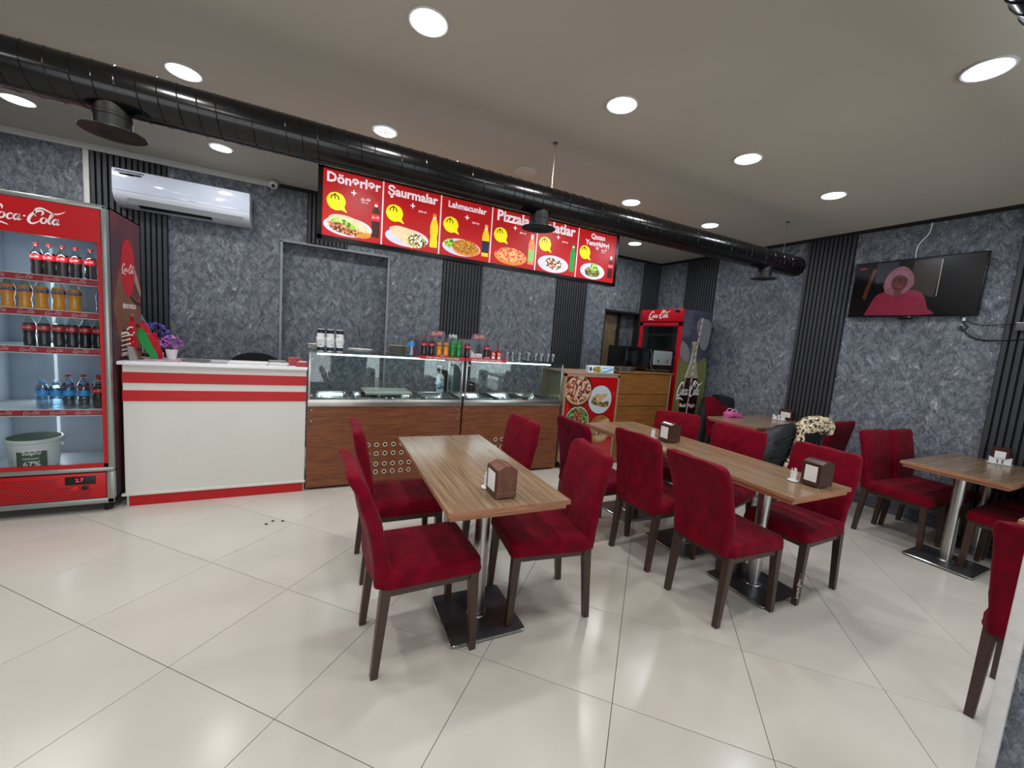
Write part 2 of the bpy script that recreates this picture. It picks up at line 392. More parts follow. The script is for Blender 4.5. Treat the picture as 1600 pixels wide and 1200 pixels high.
# right wall, baseboard and slats
wall_right = struct('wall_right', MB().box(x1, x1+.15, y0-.1, y1, 0, H), PL, smooth=0)
for a, b in ((4.24, 4.79), (2.515, 3.01), (.35, 1.305)): slats(wall_right, a, b, 0.02, ZT, x1, 'y', -1)
BASEM = mat('baseboard_tile', (92, 96, 104), .4, var=.25, vs=9, stretch=(1, 1, 3))
struct('baseboard_right', MB().box(x1-.012, x1, 1.31, 2.51, 0, .115).box(x1-.014, x1, 1.31, 2.51, .115, .122).box(x1-.012, x1, 3.012, 4.235, 0, .12), BASEM)
struct('wall_left', MB().box(x0-.15, x0, y0-.1, y1, 0, H), PL, smooth=0)
# shopfront behind the camera: piers, sill, head and glazed windows
FRM = mat('window_frame_grey', (70, 72, 75), .4, .3)
struct('wall_front', MB().box(x0, -2.8, y0-.15, y0, 0, H).box(.5, 1.15, y0-.15, y0, 0, H).box(4.85, x1, y0-.15, y0, 0, H).box(-2.8, .5, y0-.15, y0, 2.5, H).box(1.15, 4.85, y0-.15, y0, 2.5, H).box(-2.8, .5, y0-.15, y0, 0, .2).box(1.15, 4.85, y0-.15, y0, 0, .2), PL, smooth=0)
for q, (a, b) in enumerate(((-2.8, .5), (1.15, 4.85))):
    fr = MB()
    for k in range(4):
        c = a+(b-a)*k/3; fr.box(c-.03, c+.03, y0-.11, y0-.05, .2, 2.5)
    fr.box(a, b, y0-.11, y0-.05, .2, .26).box(a, b, y0-.11, y0-.05, 2.44, 2.5)
    wn = struct('window_%d' % (q+1), fr, FRM)
    for k in range(3): struct('pane', MB().box(a+(b-a)*k/3+.03, a+(b-a)*(k+1)/3-.03, y0-.085, y0-.078, .26, 2.44), glass('window_glass', (250, 252, 255), .04), wn)
struct('ceiling', MB().box(x0-.15, x1+.15, y0-.15, y1+.2, H, H+.1), CEIL)
# wall end beside the camera on the right, with a pale corner strip
pw = struct('wall_near', MB().box(1.25, 2.0, -.30, .191, 0, H).box(1.256, 2.0, .191, .212, 0, H), PL, smooth=0)
cm = MB().box(1.244, 1.262, .190, .214, 0, H-.002, .004)
struct('corner_strip', cm, mat('corner_filler', (214, 212, 210), .7, var=.06, vs=25, bump=.6, bs=25), pw)
# doorway at the right end of the back wall
DOORW = wood('door_veneer', (134, 118, 90), (92, 78, 58), (7, 1, .7), .35, 5)
DARKF = mat('dark_door_frame', (40, 36, 34), .5)
dr = MB().box(DX0, DX0+.02, y1-.005, y1+.14, 0, DZ).box(DX0, DX1, y1-.005, y1+.14, DZ-.03, DZ).box(DX1-.02, DX1, y1, y1+.14, 0, DZ).box(4.74, 4.80, y1+.13, y1+.2, 0, DZ-.03).box(4.36, 4.80, y1+.13, y1+.2, 2.035, 2.07)
door = struct('door_1', dr, DARKF)
struct('door_leaf', MB().box(4.356, 4.735, y1+.15, y1+.19, .01, 2.03, .003), DOORW, door)
struct('door_edge_bolt', MB().box(4.705, 4.732, y1+.142, y1+.151, 1.28, 1.36, .002).box(4.71, 4.73, y1+.142, y1+.151, 1.75, 1.80, .002), CHROME, door)
struct('wall_passage', MB().box(4.78, 5.13, y1+.20, y1+.30, 0, H).box(4.30, 4.36, y1+.2, y1+.3, 0, H).box(4.3, 5.2, y1+.30, y1+.36, 0, H), PL, smooth=0)

# ------------------------------------------------------------------ downlights
ring = MB().lathe([(.083, 0), (.098, 0), (.1, -.004), (.094, -.009), (.085, -.007), (.083, 0)], n=28, cap0=False, cap1=False).mesh('trim_ring', WHITE)
disc = MB().lathe([(.0001, -.016), (.05, -.0155), (.075, -.013), (.084, -.009), (.085, 0)], n=28, cap0=False, cap1=False)
disc_w = disc.mesh('diffuser', LAMP, 0); disc_c = disc_w.copy(); disc_c.materials.clear(); disc_c.materials.append(LAMPC)
disc_g = disc_w.copy(); disc_g.materials.clear(); disc_g.materials.append(mat('grille_diffuser', (200, 200, 205), .5, emit=.35))
disc_o = disc_w.copy(); disc_o.materials.clear(); disc_o.materials.append(mat('unlit_diffuser', (205, 200, 192), .6))
leds = MB()
for r_, n_ in ((.018, 6), (.038, 12), (.056, 20), (.073, 26)):
    for k in range(n_): leds.lathe([(.0001, -.0185), (.0034, -.0185), (.0036, -.01)], (r_*math.cos(2*math.pi*k/n_), r_*math.sin(2*math.pi*k/n_), 0), 6, False, False)
led_me = leds.mesh('led_array', LAMP, 0)
rown = {4.62: 'of the row by the back wall', 3.40: 'of the row behind the long duct', 2.15: 'of the row before the long duct', .93: 'of the row nearest the camera'}
coln = {-1.97: 'leftmost', -.72: 'second from left', .49: 'third from left', 1.70: 'fourth from left', 2.93: 'fifth from left', 4.13: 'rightmost'}
for Y in (4.62, 3.40, 2.15, .93):
    for X in (-1.97, -.72, .49, 1.70, 2.93, 4.13):
        st = 'w'
        if (X, Y) in ((-.72, 3.40), (4.13, 3.40), (4.13, 2.15), (2.93, .93)): st = 'c'
        if (X, Y) in ((-.72, 4.62), (.49, 3.40)): st = 'g'
        if (X, Y) == (1.70, 3.40): st = 'o'
        ds = {'w': 'round white lit ceiling downlight', 'c': 'round bluish-white lit ceiling downlight', 'g': 'ceiling downlight with dotted LED rings', 'o': 'round unlit ceiling downlight'}[st]
        t = thing('downlight', '%s, %s %s' % (ds, coln[X], rown[Y]), 'light', (X, Y, H), 0, 'ceiling downlights')
        obj('trim_ring', ring, None, t); obj('diffuser', {'w': disc_w, 'c': disc_c, 'g': disc_g, 'o': disc_o}[st], None, t)
        if st == 'g': obj('led_array', led_me, None, t)
        if st != 'o':
            area('downlight_lamp', (X, Y, H-.024), .16, .16, {'w': 8, 'c': 8.5, 'g': 5}[st], (.86, .9, 1) if st == 'c' else (1, .985, .96), shape='DISK', spread=178)

# ------------------------------------------------------------------ ventilation duct
def make_duct(name, label, Y, Z, xa, xb, outs, rods):
    t = thing(name, label, 'duct', (0, Y, Z), 0, 'black ceiling ducts')
    m = MB().cyl((xa, 0, 0), (xb, 0, 0), .106, n=36)
    obj('pipe', m, DUCT, t)
    P = []; tr = (xb-xa)/.078; n = int(tr*26)
    for k in range(n):
        a = 2*math.pi*tr*k/n; P.append((xa+(xb-xa)*k/n, .1065*math.cos(a), .1065*math.sin(a)))
    obj('spiral_seam', MB().tube(P, .0028, 5), DUCT, t)
    for x in outs:
        DM = mat('matt_black_duct', (10, 10, 11), .5)
        o = obj('outlet_neck', MB().lathe([(.072, .03), (.072, -.115), (.0745, -.118), (.0745, -.13), (.072, -.133), (.072, -.2)], (x, 0, 0), 26, False, False), DM, t)
        obj('outlet_flange', MB().lathe([(.074, -.190), (.126, -.197), (.127, -.202), (.07, -.205), (.05, -.198), (.0001, -.194)], (x, 0, 0), 30, False, False), DM, t)
    for x in rods:
        obj('hanging_rod', MB().cyl((x, 0, .1), (x, 0, H-Z-.006), .0035, n=6).box(x-.012, x+.012, -.012, .012, .1, .112), CHROME, t)
        obj('ceiling_anchor', MB().box(x-.014, x+.014, -.014, .014, H-Z-.01, H-Z), STEELD, t)
    return t
make_duct('ventilation_duct', 'long black spiral ventilation duct with three outlets hanging across the ceiling', 2.80, 2.54, x0+.01, 4.86, (-.87, 1.545, 4.32), (-1.30, 1.63, 4.60))
make_duct('ventilation_duct', 'second black spiral duct high above the camera at the top right', .42, 2.54, x0+.01, 5.0, (), ())

# ------------------------------------------------------------------ air conditioner
AC = thing('air_conditioner', 'white split air conditioner mounted high on the back wall above the white counter', 'air conditioner', (-1.09, y1-.035, 2.45))
prof = [(0, .315), (-.185, .315), (-.2, .305), (-.203, .29), (-.203, .115), (-.19, .075), (-.15, .03), (-.09, .008), (0, 0)]
bodym = MB().loft([[(x, y, z) for y, z in prof] for x in (-.53, -.528, .528, .53)])
obj('body', bodym, mat('ac_white', (222, 226, 236), .18, coat=.5), AC)
obj('front_panel', MB().box(-.527, .527, -.208, -.2, .118, .306, .003), mat('ac_panel', (214, 222, 240), .1, coat=.8), AC)
obj('air_flap', MB().loft([[(x, y, z) for y, z in ((-.188, .07), (-.152, .026), (-.158, .02), (-.196, .066))] for x in (-.43, .47)]), mat('ac_flap', (176, 180, 184), .4), AC)
obj('outlet_slot', MB().loft([[(x, y, z) for y, z in ((-.145, .022), (-.1, .006), (-.1, .002), (-.15, .016))] for x in (-.36, .2)]), BPLAS, AC)
obj('label_strip', MB().box(-.505, -.30, -.2095, -.2083, .283, .294), mat('ac_label', (80, 82, 86), .5), AC)
sm = MB()
random.seed(3)
for k in range(12): sm.box(-.50+.2*random.random(), -.49+.2*random.random(), -.2092, -.2082, .255+.02*random.random(), .262+.015*random.random())
obj('sticker_remains', sm, mat('sticker_grey', (120, 122, 128), .6), AC)
obj('brand_mark', MB().box(.03, .09, -.2092, -.2082, .128, .133), mat('ac_mark', (160, 165, 180), .4), AC)
obj('indicator_light', MB().box(.38, .42, -.2094, -.2083, .24, .245), WPLAS, AC)
# security camera
SC = thing('security_camera', 'small white dome security camera under the ceiling right of the air conditioner', 'camera', (-.36, y1-.10, H))
obj('bracket', MB().cyl((0, .09, -.025), (0, .02, -.03), .018, n=12).lathe([(.03, -.003), (.03, -.012), (.026, -.02)], (0, .06, 0), 16), WPLAS, SC)
obj('housing', MB().blob((0, -.01, -.05), .045, sub=3), WPLAS, SC)
obj('lens', MB().cyl((0, -.035, -.066), (0, -.053, -.078), .02, .017, 16), BPLAS, SC)

# ------------------------------------------------------------------ television
TV = thing('television', 'black wall television showing a woman in pink fur and glasses', 'television', (x1-.05, 1.965, 2.03), R(-90))
BLK = mat('tv_bezel', (8, 8, 9), .25)
obj('case', MB().box(-.497, .497, -.018, .03, 0, .575, .004), BLK, TV)
scr = obj('screen', MB().box(-.488, .488, -.0195, -.018, .014, .566), mat('tv_screen', (7, 6, 9), .3, spec=.25, emit=.12), TV)
def pic(parent, name, P, col, y, emit=.55, th=.0004, rough=.3, var=0, vs=10):
    return obj(name, MB().poly(P, y, th), mat('print_%s_%d_%d_%d_%s' % (name, *col, emit), tuple(int(q*.8) for q in col), rough, emit=emit, var=var, vs=vs), parent, smooth=0)
TE = .13
pic(scr, 'picture_backdrop', [(-.30, .35), (-.12, .36), (-.12, .56), (-.30, .56)], (36, 34, 58), -.0196, TE)
pic(scr, 'picture_figure_behind', spline([(-.39, .2), (-.37, .33), (-.35, .40), (-.33, .50), (-.30, .49), (-.32, .4), (-.34, .30), (-.36, .18)], 4), (92, 44, 16), -.0196, TE)
pic(scr, 'picture_wall', [(-.02, .26), (.18, .18), (.2, .55), (0, .55)], (44, 30, 28), -.0196, TE)
pic(scr, 'picture_lamp', [(.196, .19), (.2, .19), (.204, .54), (.198, .54)], (190, 178, 165), -.0199, .5)
pic(scr, 'picture_fur_coat', spline([(-.35, .016), (-.31, .13), (-.27, .22), (-.19, .26), (-.1, .255), (0, .26), (.07, .245), (.12, .18), (.15, .08), (.17, .016), (-.35, .016)], 5), (150, 34, 66), -.0202, TE, var=.3, vs=60)
pic(scr, 'picture_hair', spline([(-.20, .25), (-.22, .33), (-.19, .44), (-.12, .5), (-.05, .49), (.0, .42), (.02, .33), (-.01, .27), (-.05, .23), (-.14, .22), (-.20, .25)], 6), (150, 96, 112), -.0206, TE, var=.2, vs=30)
pic(scr, 'picture_face', ell(-.095, .345, .066, .088, 24), (98, 34, 34), -.0210, TE)
pic(scr, 'picture_neck', [(-.13, .26), (-.06, .26), (-.075, .21), (-.1, .19), (-.12, .21)], (120, 60, 66), -.0208, TE)
pic(scr, 'picture_fringe', spline([(-.16, .40), (-.13, .46), (-.08, .47), (-.035, .43), (-.03, .37), (-.05, .395), (-.1, .42), (-.16, .40)], 5), (158, 104, 122), -.0214, TE)
gm = MB().torus((-.118, -.0216, .365), .022, .0035).torus((-.068, -.0216, .365), .022, .0035)
obj('picture_glasses', gm, mat('tv_glasses', (38, 10, 16), .4, emit=.1), scr)
pic(scr, 'picture_lips', ell(-.092, .30, .017, .006, 12), (150, 60, 60), -.0214, TE)
pic(scr, 'picture_channel_mark', [(-.445, .505), (-.39, .513), (-.395, .525), (-.45, .517)], (190, 50, 60), -.0199, TE)
obj('sensor_pod', MB().box(-.05, .05, -.03, .01, -.03, 0, .004), BLK, TV)
obj('rear_mount', MB().box(-.15, .15, .03, .049, .15, .42), STEELD, TV)
def cable(name, label, P, r, m, group='wall cables'):
    o = obj(name, MB().tube(spline(P, 8), r, 6), m); tag(o, label, 'cable', group); return o
cable('cable', 'thin white cable running from the ceiling to the top of the television', [(x1-.012, 1.91, H-.001), (x1-.012, 1.92, 2.85), (x1-.014, 1.985, 2.74), (x1-.012, 1.99, 2.61)], .005, WPLAS)
cable('cable', 'thick black cable looping from the television down to the right', [(x1-.03, 1.56, 2.04), (x1-.012, 1.56, 1.97), (x1-.012, 1.53, 1.93), (x1-.012, 1.56, 1.90), (x1-.012, 1.575, 1.94), (x1-.012, 1.55, 1.90), (x1-.014, 1.49, 1.84), (x1-.014, 1.40, 1.815), (x1-.03, 1.29, 1.815), (x1-.03, 1.15, 1.83), (x1-.03, 1.0, 1.84)], .006, BPLAS)
cable('cable', 'thin black cable sagging from the television towards the socket box', [(x1-.012, 1.54, 1.985), (x1-.012, 1.47, 1.955), (x1-.012, 1.38, 1.95), (x1-.03, 1.29, 1.955), (x1-.03, 1.22, 1.955)], .003, BPLAS)
cable('cable_end', 'white plug connector hanging under the television', [(x1-.03, 1.56, 2.02), (x1-.02, 1.56, 1.99)], .011, WPLAS)
sb = thing('socket_box', 'grey socket box on the slats right of the television', 'socket', (x1-.024, 1.16, 1.9))
obj('housing', MB().box(-.05, 0, -.07, .07, 0, .06, .004), mat('socket_grey', (84, 88, 92), .5), sb)
obj('cover', MB().box(-.052, 0, -.07, .07, .06, .072, .002), mat('socket_lid', (150, 156, 160), .4), sb)
# small cable trunking end on the ceiling by the first duct outlet
tag(obj('ceiling_conduit', MB().box(-1.55, -1.53, 4.2, 5.34, H-.012, H-.001), CEIL), 'thin painted conduit on the ceiling above the air conditioner', 'conduit')

# ------------------------------------------------------------------ chairs
def seat_mb(seed):
    m = MB(); rings = []
    for z, sx, sy in ((.404, 1.0, 1.0), (.412, 1.01, 1.01), (.435, 1.0, 1.0), (.455, .995, .99), (.47, .97, .965), (.478, .9, .9), (.481, .6, .6), (.482, .25, .25)):
        rings.append([(x, y, z) for x, y in rrect(.232*sx, .208*sy, .045*min(sx, 1), 6, .01, 0)])
    m.loft(rings); jitter(m, .009, 11, seed); jitter(m, .004, 30, seed+3); return m
def back_mb(seed, hgt=.925, wt=.205, lean=0):
    m = MB(); rings = []
    Z = [.404, .425, .46, .5, .56, .63, .70, .77, .83, .875, .9, .912, .918]
    for z in Z:
        t = (z-.39)/.53; xc = -.212-.012*t-(.062+lean)*t*t; hw = .192+(wt-.192)*min(1, t*1.4); th = .034-.004*t
        if z > .89: k = {.9: .975, .912: .93, .918: .80}[z]; hw *= k; th *= k-.1
        rings.append([(xc+a, b, z*hgt/.925) for a, b in rrect(th, hw, min(th*.9, .028), 5)])
    m.loft(rings)
    b = m.bm; bmesh.ops.subdivide_edges(b, edges=[e for e in b.edges if e.calc_length() > .2], cuts=6, use_grid_fill=True)
    jitter(m, .012, 7, seed); jitter(m, .005, 26, seed+2); return m
def leg_mb(x, y, xf, yf, zt=.408):
    m = MB(); rings = []
    for z, s in ((0, .0145), (.003, .0155), (.2, .018), (zt, .0215)):
        t = 1-z/zt; cx, cy = x+(xf-x)*t, y+(yf-y)*t
        rings.append([(cx+a, cy+b, z) for a, b in ((-s, -s), (s, -s), (s, s), (-s, s))])
    return m.loft(rings)
frame_me = MB().box(-.2, .2, -.188, -.168, .366, .408).box(-.2, .2, .168, .188, .366, .408).box(-.215, -.19, -.17, .17, .366, .408).box(.19, .212, -.17, .17, .366, .408).mesh('seat_frame', LEGM, 20)
legs_me = [leg_mb(x, y, xf, y*1.02).mesh('leg', LEGM, 20) for x, xf in ((.2, .218), (-.2, -.236)) for y in (-.176, .176)]
def chair_proto(seed, vm, wt=.205, lean=0):
    return (seat_mb(seed).mesh('seat', vm, 60), back_mb(seed, wt=wt, lean=lean).mesh('backrest', vm, 60))
variants = [chair_proto(s, VELVET, .2+.006*(s % 3)) for s in (1, 2, 5, 8)]
quilt = mat('quilted_velvet', (98, 0, 30), .85, var=.2, vs=18, bump=.3, bs=22, sheen=.03, spec=.1)
variants.append(chair_proto(11, quilt, .2)); variants.append(chair_proto(14, VELVET, .208, .065))
def chair(label, x, y, deg, v, group):
    t = thing('dining_chair', label, 'chair', (x, y, 0), R(deg), group)
    s = obj('seat', variants[v][0], None, t); b = obj('backrest', variants[v][1], None, t)
    obj('seat_frame', frame_me, None, t)
    for me in legs_me: obj('leg', me, None, t)
    return t
G1 = 'chairs round the front left table'; G2 = 'chairs along the long middle tables'; G3 = 'chairs at the tables by the right wall'
RC = 'red velvet chair '
chair(RC+'nearest the camera, left of the front table, seen from its side', .515, 1.835, 1, 5, G1)
chair(RC+'left of the front table on the side near the counter', .553, 2.53, -1, 1, G1)
c3 = chair(RC+'at the right of the front table beside the brown napkin holder', 1.20, 1.865, 172, 2, G1)
chair(RC+'at the far right corner of the front table, before the display case', 1.175, 2.60, 181, 3, G1)
qc = chair('red quilted diamond-stitched dining chair with its back before the red food poster', 2.10, 2.50, 0, 4, G2)
chair(RC+'middle of three on the left side of the long tables', 2.325, 2.06, 1, 1, G2)
chair(RC+'nearest on the left side of the long tables, back to the camera', 2.295, 1.485, -3, 5, G2)
c8 = chair(RC+'with scuffed front leg, at the near right of the long tables', 2.945, 1.46, 181, 3, G2)
chair(RC+'in the middle of the long tables\' right side, turned slightly', 2.95, 2.04, 194, 2, G2)
chair(RC+'at the far right end of the long tables', 2.97, 2.585, 212, 0, G2)
chair(RC+'left one of two side by side under the television', 4.72, 1.515, -91, 1, G3)
chair(RC+'right one of two under the television, closer to the wall', 5.14, 1.48, -90, 3, G3)
chair(RC+'nearer the aisle on the camera side of the table under the television', 4.72, .845, 90, 2, G3)
chair(RC+'by the slats on the camera side of the television table', 5.16, .84, 90, 0, G3)
chair(RC+'cut by the right edge of the photo, beside the grey wall end', 2.90, .34, 4, 5, G3)
chair(RC+'under the plain black coat beyond the back corner table', 5.08, 3.44, -90, 1, G3)
chair(RC+'under the leopard-trimmed jacket at the back corner table', 4.20, 2.40, 88, 0, G3)
chair(RC+'at the near side of the back corner table next to the wall', 4.96, 2.43, 90, 2, G3)
# diamond stitching on the quilted chair's back, and worn paint on the scuffed leg
qm = MB()
for sg in (-1, 1):
    for k in range(-4, 9):
        P = []
        for i in range(41):
            z = .43+.46*i/40; y_ = sg*(z-.43)*.62+sg*(-.20+.085*(k-2))
            if abs(y_) < .178:
                t = (z-.39)/.53; P.append((-.212-.012*t-.062*t*t-.0345, y_, z))
        if len(P) > 3:
            qm.tube(P[::2], .0022, 4)
            qm.tube([(x+.066, y_, z) for x, y_, z in P[::2]], .0022, 4)
obj('quilt_stitching', qm, mat('stitching_red', (62, 0, 16), .8), qc)
sc_m = MB(); random.seed(9)
for k in range(14):
    z = .05+.013*k; t = 1-z/.408; cx_, cy_ = .2+.018*t, .176*(1+.02*t); hs = .0168
    a = random.random(); b = .004+.008*random.random()
    sc_m.box(cx_+hs-.002, cx_+hs+.0008, cy_+hs-b-.004*a, cy_+hs+.0006, z, z+.006+.009*random.random())
    if k % 3 == 0: sc_m.box(cx_+hs-b*2, cx_+hs+.0006, cy_+hs-.002, cy_+hs+.0008, z, z+.005)
obj('paint_scuff', sc_m, mat('scuff_pale', (206, 198, 190), .7), c8, smooth=0)
# ------------------------------------------------------------------ tables
def table(label, x, y, L, Wd, rz, bases, along='y', group='dining tables'):
    t = thing('dining_table', label, 'table', (x, y, 0), rz, group)
    a, b = (Wd/2, L/2) if along == 'y' else (L/2, Wd/2)
    obj('tabletop', MB().box(-a, a, -b, b, .737, .7605, .0015, 1), TOP if along == 'y' else TOPX, t)
    obj('edge_band', MB().box(-a-.0008, -a+.001, -b, b, .738, .7592).box(a-.001, a+.0008, -b, b, .738, .7592).box(-a, a, -b-.0008, -b+.001, .738, .7592).box(-a, a, b-.001, b+.0008, .738, .7592), EDGE, t, smooth=0)
    obj('under_board', MB().box(-a+.014, a-.014, -b+.014, b-.014, .714, .737), EDGE, t)
    for d in bases:
        bx, by = (0, d) if along == 'y' else (d, 0)
        c = obj('column', MB().lathe([(.055, .019), (.05, .026), (.0385, .03), (.0385, .708), (.1, .708), (.1, .714)], (bx, by, 0), 28), CHROME, t)
        p = obj('base_plate', MB().loft([[(bx+u, by+v, z) for u, v in rrect(.2*s, .2*s, .02, 4)] for z, s in ((.008, .985), (.01, 1), (.017, 1), (.0195, .985))]), CHEDGE, t)
        obj('plate_cover', MB().loft([[(bx+u, by+v, z) for u, v in rrect(.195, .195, .018, 4)] for z in (.0195, .0205)]), STEELD, p)
        for sx, sy in ((-1, -1), (1, -1), (1, 1), (-1, 1)):
            obj('foot', MB().lathe([(.016, 0), (.018, .003), (.018, .009)], (bx+sx*.165, by+sy*.165, 0), 10), RUBBER, p)
    return t
table('front wooden table on two steel pedestals with a brown napkin holder near its end', .853, 2.155, 1.265, .597, R(-1.9), (-.285, .30))
table('near long wooden table of the middle row with two napkin holders on it', 2.67, 1.815, 1.255, .592, R(-.3), (-.305, .27))
table('small square wooden table joined to the far end of the middle row', 2.672, 2.757, .615, .598, R(-.6), (-.05,))
table('wooden table against the right wall under the television', 4.895, 1.155, 1.09, .60, 0, (-.32, .30), 'x')
table('wooden table in the back right corner with a pink bag on it', 4.865, 2.92, 1.15, .6, 0, (-.3, .3), 'x')
table('wooden table mostly outside the frame at the right edge of the photo', 3.92, .32, 1.1, .6, 0, (-.3, .3), 'x')

# ------------------------------------------------------------------ things on the dining tables
TZ = .7608
NAPW = wood('napkin_box_wood', (126, 84, 68), (92, 56, 44), (12, 12, .8), .3, 6, coat=.3)
NAPD = mat('napkin_box_brown', (66, 38, 30), .3, coat=.4)
PAPER = mat('paper_white', (232, 232, 230), .8)
def napkin_holder(label, x, y, deg, faux=True, w_=.1, l_=.12, h=.155):
    # window faces local -X
    t = thing('napkin_holder', label, 'napkin holder', (x, y, TZ), R(deg), 'napkin holders')
    m = MB(); rings = []
    for yy in (-l_/2, l_/2):
        P = [(-w_/2, .006), (w_/2, .006), (w_/2, h-.02)]+[(w_/2-.012-(w_-.024)*k/8, h-.014+.014*math.sin(math.pi*k/8)) for k in range(9)]+[(-w_/2, h-.02)]
        rings.append([(a, yy, z) for a, z in P])
    m.loft(rings)
    obj('box', m, NAPW if faux else NAPD, t, smooth=25)
    obj('window_frame', MB().box(-w_/2-.004, -w_/2, -l_/2, l_/2, .006, h-.016, .0015, 1), NAPD, t)
    obj('napkin_stack', MB().box(-w_/2-.0055, -w_/2-.003, -l_/2+.018, l_/2-.018, .032, h-.034, .001, 1), PAPER, t)
    obj('crease_shade', MB().box(-w_/2-.0062, -w_/2-.005, -l_/2+.02, l_/2-.04, .05, .0506), mat('paper_shadow', (170, 170, 175), .8), t)  # thin grey strip paints the shade of the napkin fold
    obj('base_band', MB().box(-w_/2-.003, w_/2+.001, -l_/2-.001, l_/2+.001, .006, .03, .0015, 1), NAPW if faux else NAPD, t)
    for a in (-1, 1):
        for b in (-1, 1): obj('foot', MB().lathe([(.005, 0), (.006, .006)], (a*(w_/2-.014), b*(l_/2-.014), 0), 8), CHROME, t)
    return t
napkin_holder('brown wood-look napkin holder on the front table', .832, 1.662, -2)
napkin_holder('brown napkin holder at the far end of the middle row of tables', 2.665, 2.325, -3, False, .115, .115, .16)
napkin_holder('brown napkin holder at the near end of the middle row of tables', 2.765, 1.285, -2, False, .13, .105, .16)
napkin_holder('dark brown napkin holder behind the white cruet set under the television', 5.36, 1.15, 0, False, .07, .10, .14)
napkin_holder('dark brown napkin holder behind the cruet set in the back corner', 5.38, 2.93, 0, False, .07, .15, .13)
def toothpicks(label, x, y):
    t = thing('toothpick_cup', label, 'cup', (x, y, TZ), 0, 'white toothpick cups')
    obj('saucer', MB().lathe([(.024, 0), (.03, .004), (.03, .009), (.02, .01)], n=20), WPLAS, t)
    obj('cup', MB().lathe([(.017, .009), (.018, .062), (.0155, .062), (.0155, .02)], n=20, cap1=True), WPLAS, t)
    m = MB(); random.seed(int(x*100))
    for k in range(7):
        a = random.random()*6.28; m.tube([(.006*math.cos(a), .006*math.sin(a), .03), (.013*math.cos(a), .013*math.sin(a), .075+.01*random.random())], .0028, 5)
    obj('paper_sachets', m, PAPER, t)
toothpicks('small white toothpick cup beside the holder on the front table', .80, 1.752)
toothpicks('small white toothpick cup at the far end of the middle row', 2.585, 2.425)
toothpicks('small white toothpick cup at the near end of the middle row', 2.69, 1.375)
def cruet(label, x, y, deg):
    t = thing('cruet_set', label, 'cruet set', (x, y, TZ), R(deg), 'white cruet sets')
    obj('tray', MB().loft([[(a, b, z) for a, b in rrect(.075*s, .03*s, .025*s, 4)] for z, s in ((0, .9), (.004, 1), (.01, 1.02), (.007, .9))]), WPLAS, t)
    for s_, n_ in ((-1, 'salt_shaker'), (1, 'pepper_shaker')):
        m = MB().loft([[(s_*.042+a, b, z) for a, b in rrect(.023, .018, .008, 3)] for z in (.008, .045)]+[[(s_*.042+a, b, .052+s_*a*.55) for a, b in rrect(.023, .018, .008, 3)]])
        obj(n_, m, WPLAS, t)
    obj('toothpick_holder', MB().lathe([(.012, .008), (.011, .035), (.018, .062), (.014, .06)], n=14), WPLAS, t)
cruet('white cruet set with toothpicks on the table under the television', 5.275, 1.135, -65)
cruet('white cruet set with toothpicks on the back corner table', 5.21, 2.93, -65)

# clothes and bag
BLKC = mat('black_quilted_nylon', (22, 23, 26), .5, var=.3, vs=14, bump=.6, bs=12)
LEO = ramp_mat('leopard_fur', [(30, 22, 18), (34, 26, 20), (60, 44, 34), (214, 194, 162), (224, 208, 178), (206, 182, 148), (44, 32, 26)], 34, .95, detail=2, bump=.3, dist=.8)
J = thing('jacket', 'black padded jacket with leopard-print fur trim draped over a chair back', 'jacket', (4.28, 2.115, 0))
def furtube(P, rr, seed):
    m = MB().tube(spline(P, 6), rr, 14); jitter(m, .012, 22, seed); jitter(m, .005, 80, seed+1); return m
def slab(P, ya, yb, k=4, amp=.03, seed=0, cuts=True):
    Q = spline(P+[P[0]], k)[:-1]; cx = sum(p[0] for p in Q)/len(Q); cz = sum(p[1] for p in Q)/len(Q)
    m = MB(); ym = (ya+yb)/2; hw = (yb-ya)/2; rings = []
    for a, s in ((-1, .05), (-1, .5), (-.95, .82), (-.6, .96), (0, 1), (.6, .96), (.95, .82), (1, .5), (1, .05)):
        rings.append([(cx+(x-cx)*s, ym+a*hw, cz+(z-cz)*s) for x, z in Q])
    m.loft(rings); jitter(m, amp, 9, seed); jitter(m, amp*.4, 24, seed+1); return m
obj('body', slab([(-.28, .93), (-.46, .93), (-.66, .87), (-.74, .74), (-.78, .65), (-.62, .55), (-.40, .50), (-.30, .62), (-.24, .86)], -.09, .05, amp=.022, seed=2), BLKC, J, smooth=60)
obj('lining', slab([(-.26, .88), (.10, .86), (.14, .76), (-.08, .76), (-.26, .80)], -.07, .05, amp=.015, seed=5), BLKC, J, smooth=60)
for k in range(4): obj('quilt_seam', MB().tube(spline([(-.34-.02*k, -.098, .86-.09*k), (-.50-.02*k, -.104, .82-.09*k), (-.66-.02*k, -.09, .78-.07*k)], 5), .006), BLKC, J)
obj('fur_trim', furtube([(-.32, -.10, .955), (-.385, -.13, .91), (-.40, -.135, .84), (-.415, -.135, .76), (-.45, -.135, .68), (-.495, -.135, .61), (-.53, -.135, .55)], .034, 3), LEO, J, smooth=0)
fh = slab([(-.29, .92), (-.20, .97), (-.09, 1.0), (.10, .99), (.17, .93), (.15, .84), (.08, .83), (-.02, .87), (-.12, .90), (-.22, .86), (-.29, .86)], -.15, -.0, amp=.018, seed=8); jitter(fh, .007, 60, 2)
obj('fur_collar', fh, LEO, J, smooth=0)
K = thing('coat', 'plain black coat hung over the chair in the far back corner', 'coat', (5.08, 3.72, 0))
BLKG = mat('black_wool', (26, 28, 30), .8, var=.2, vs=12, bump=.4, bs=20)
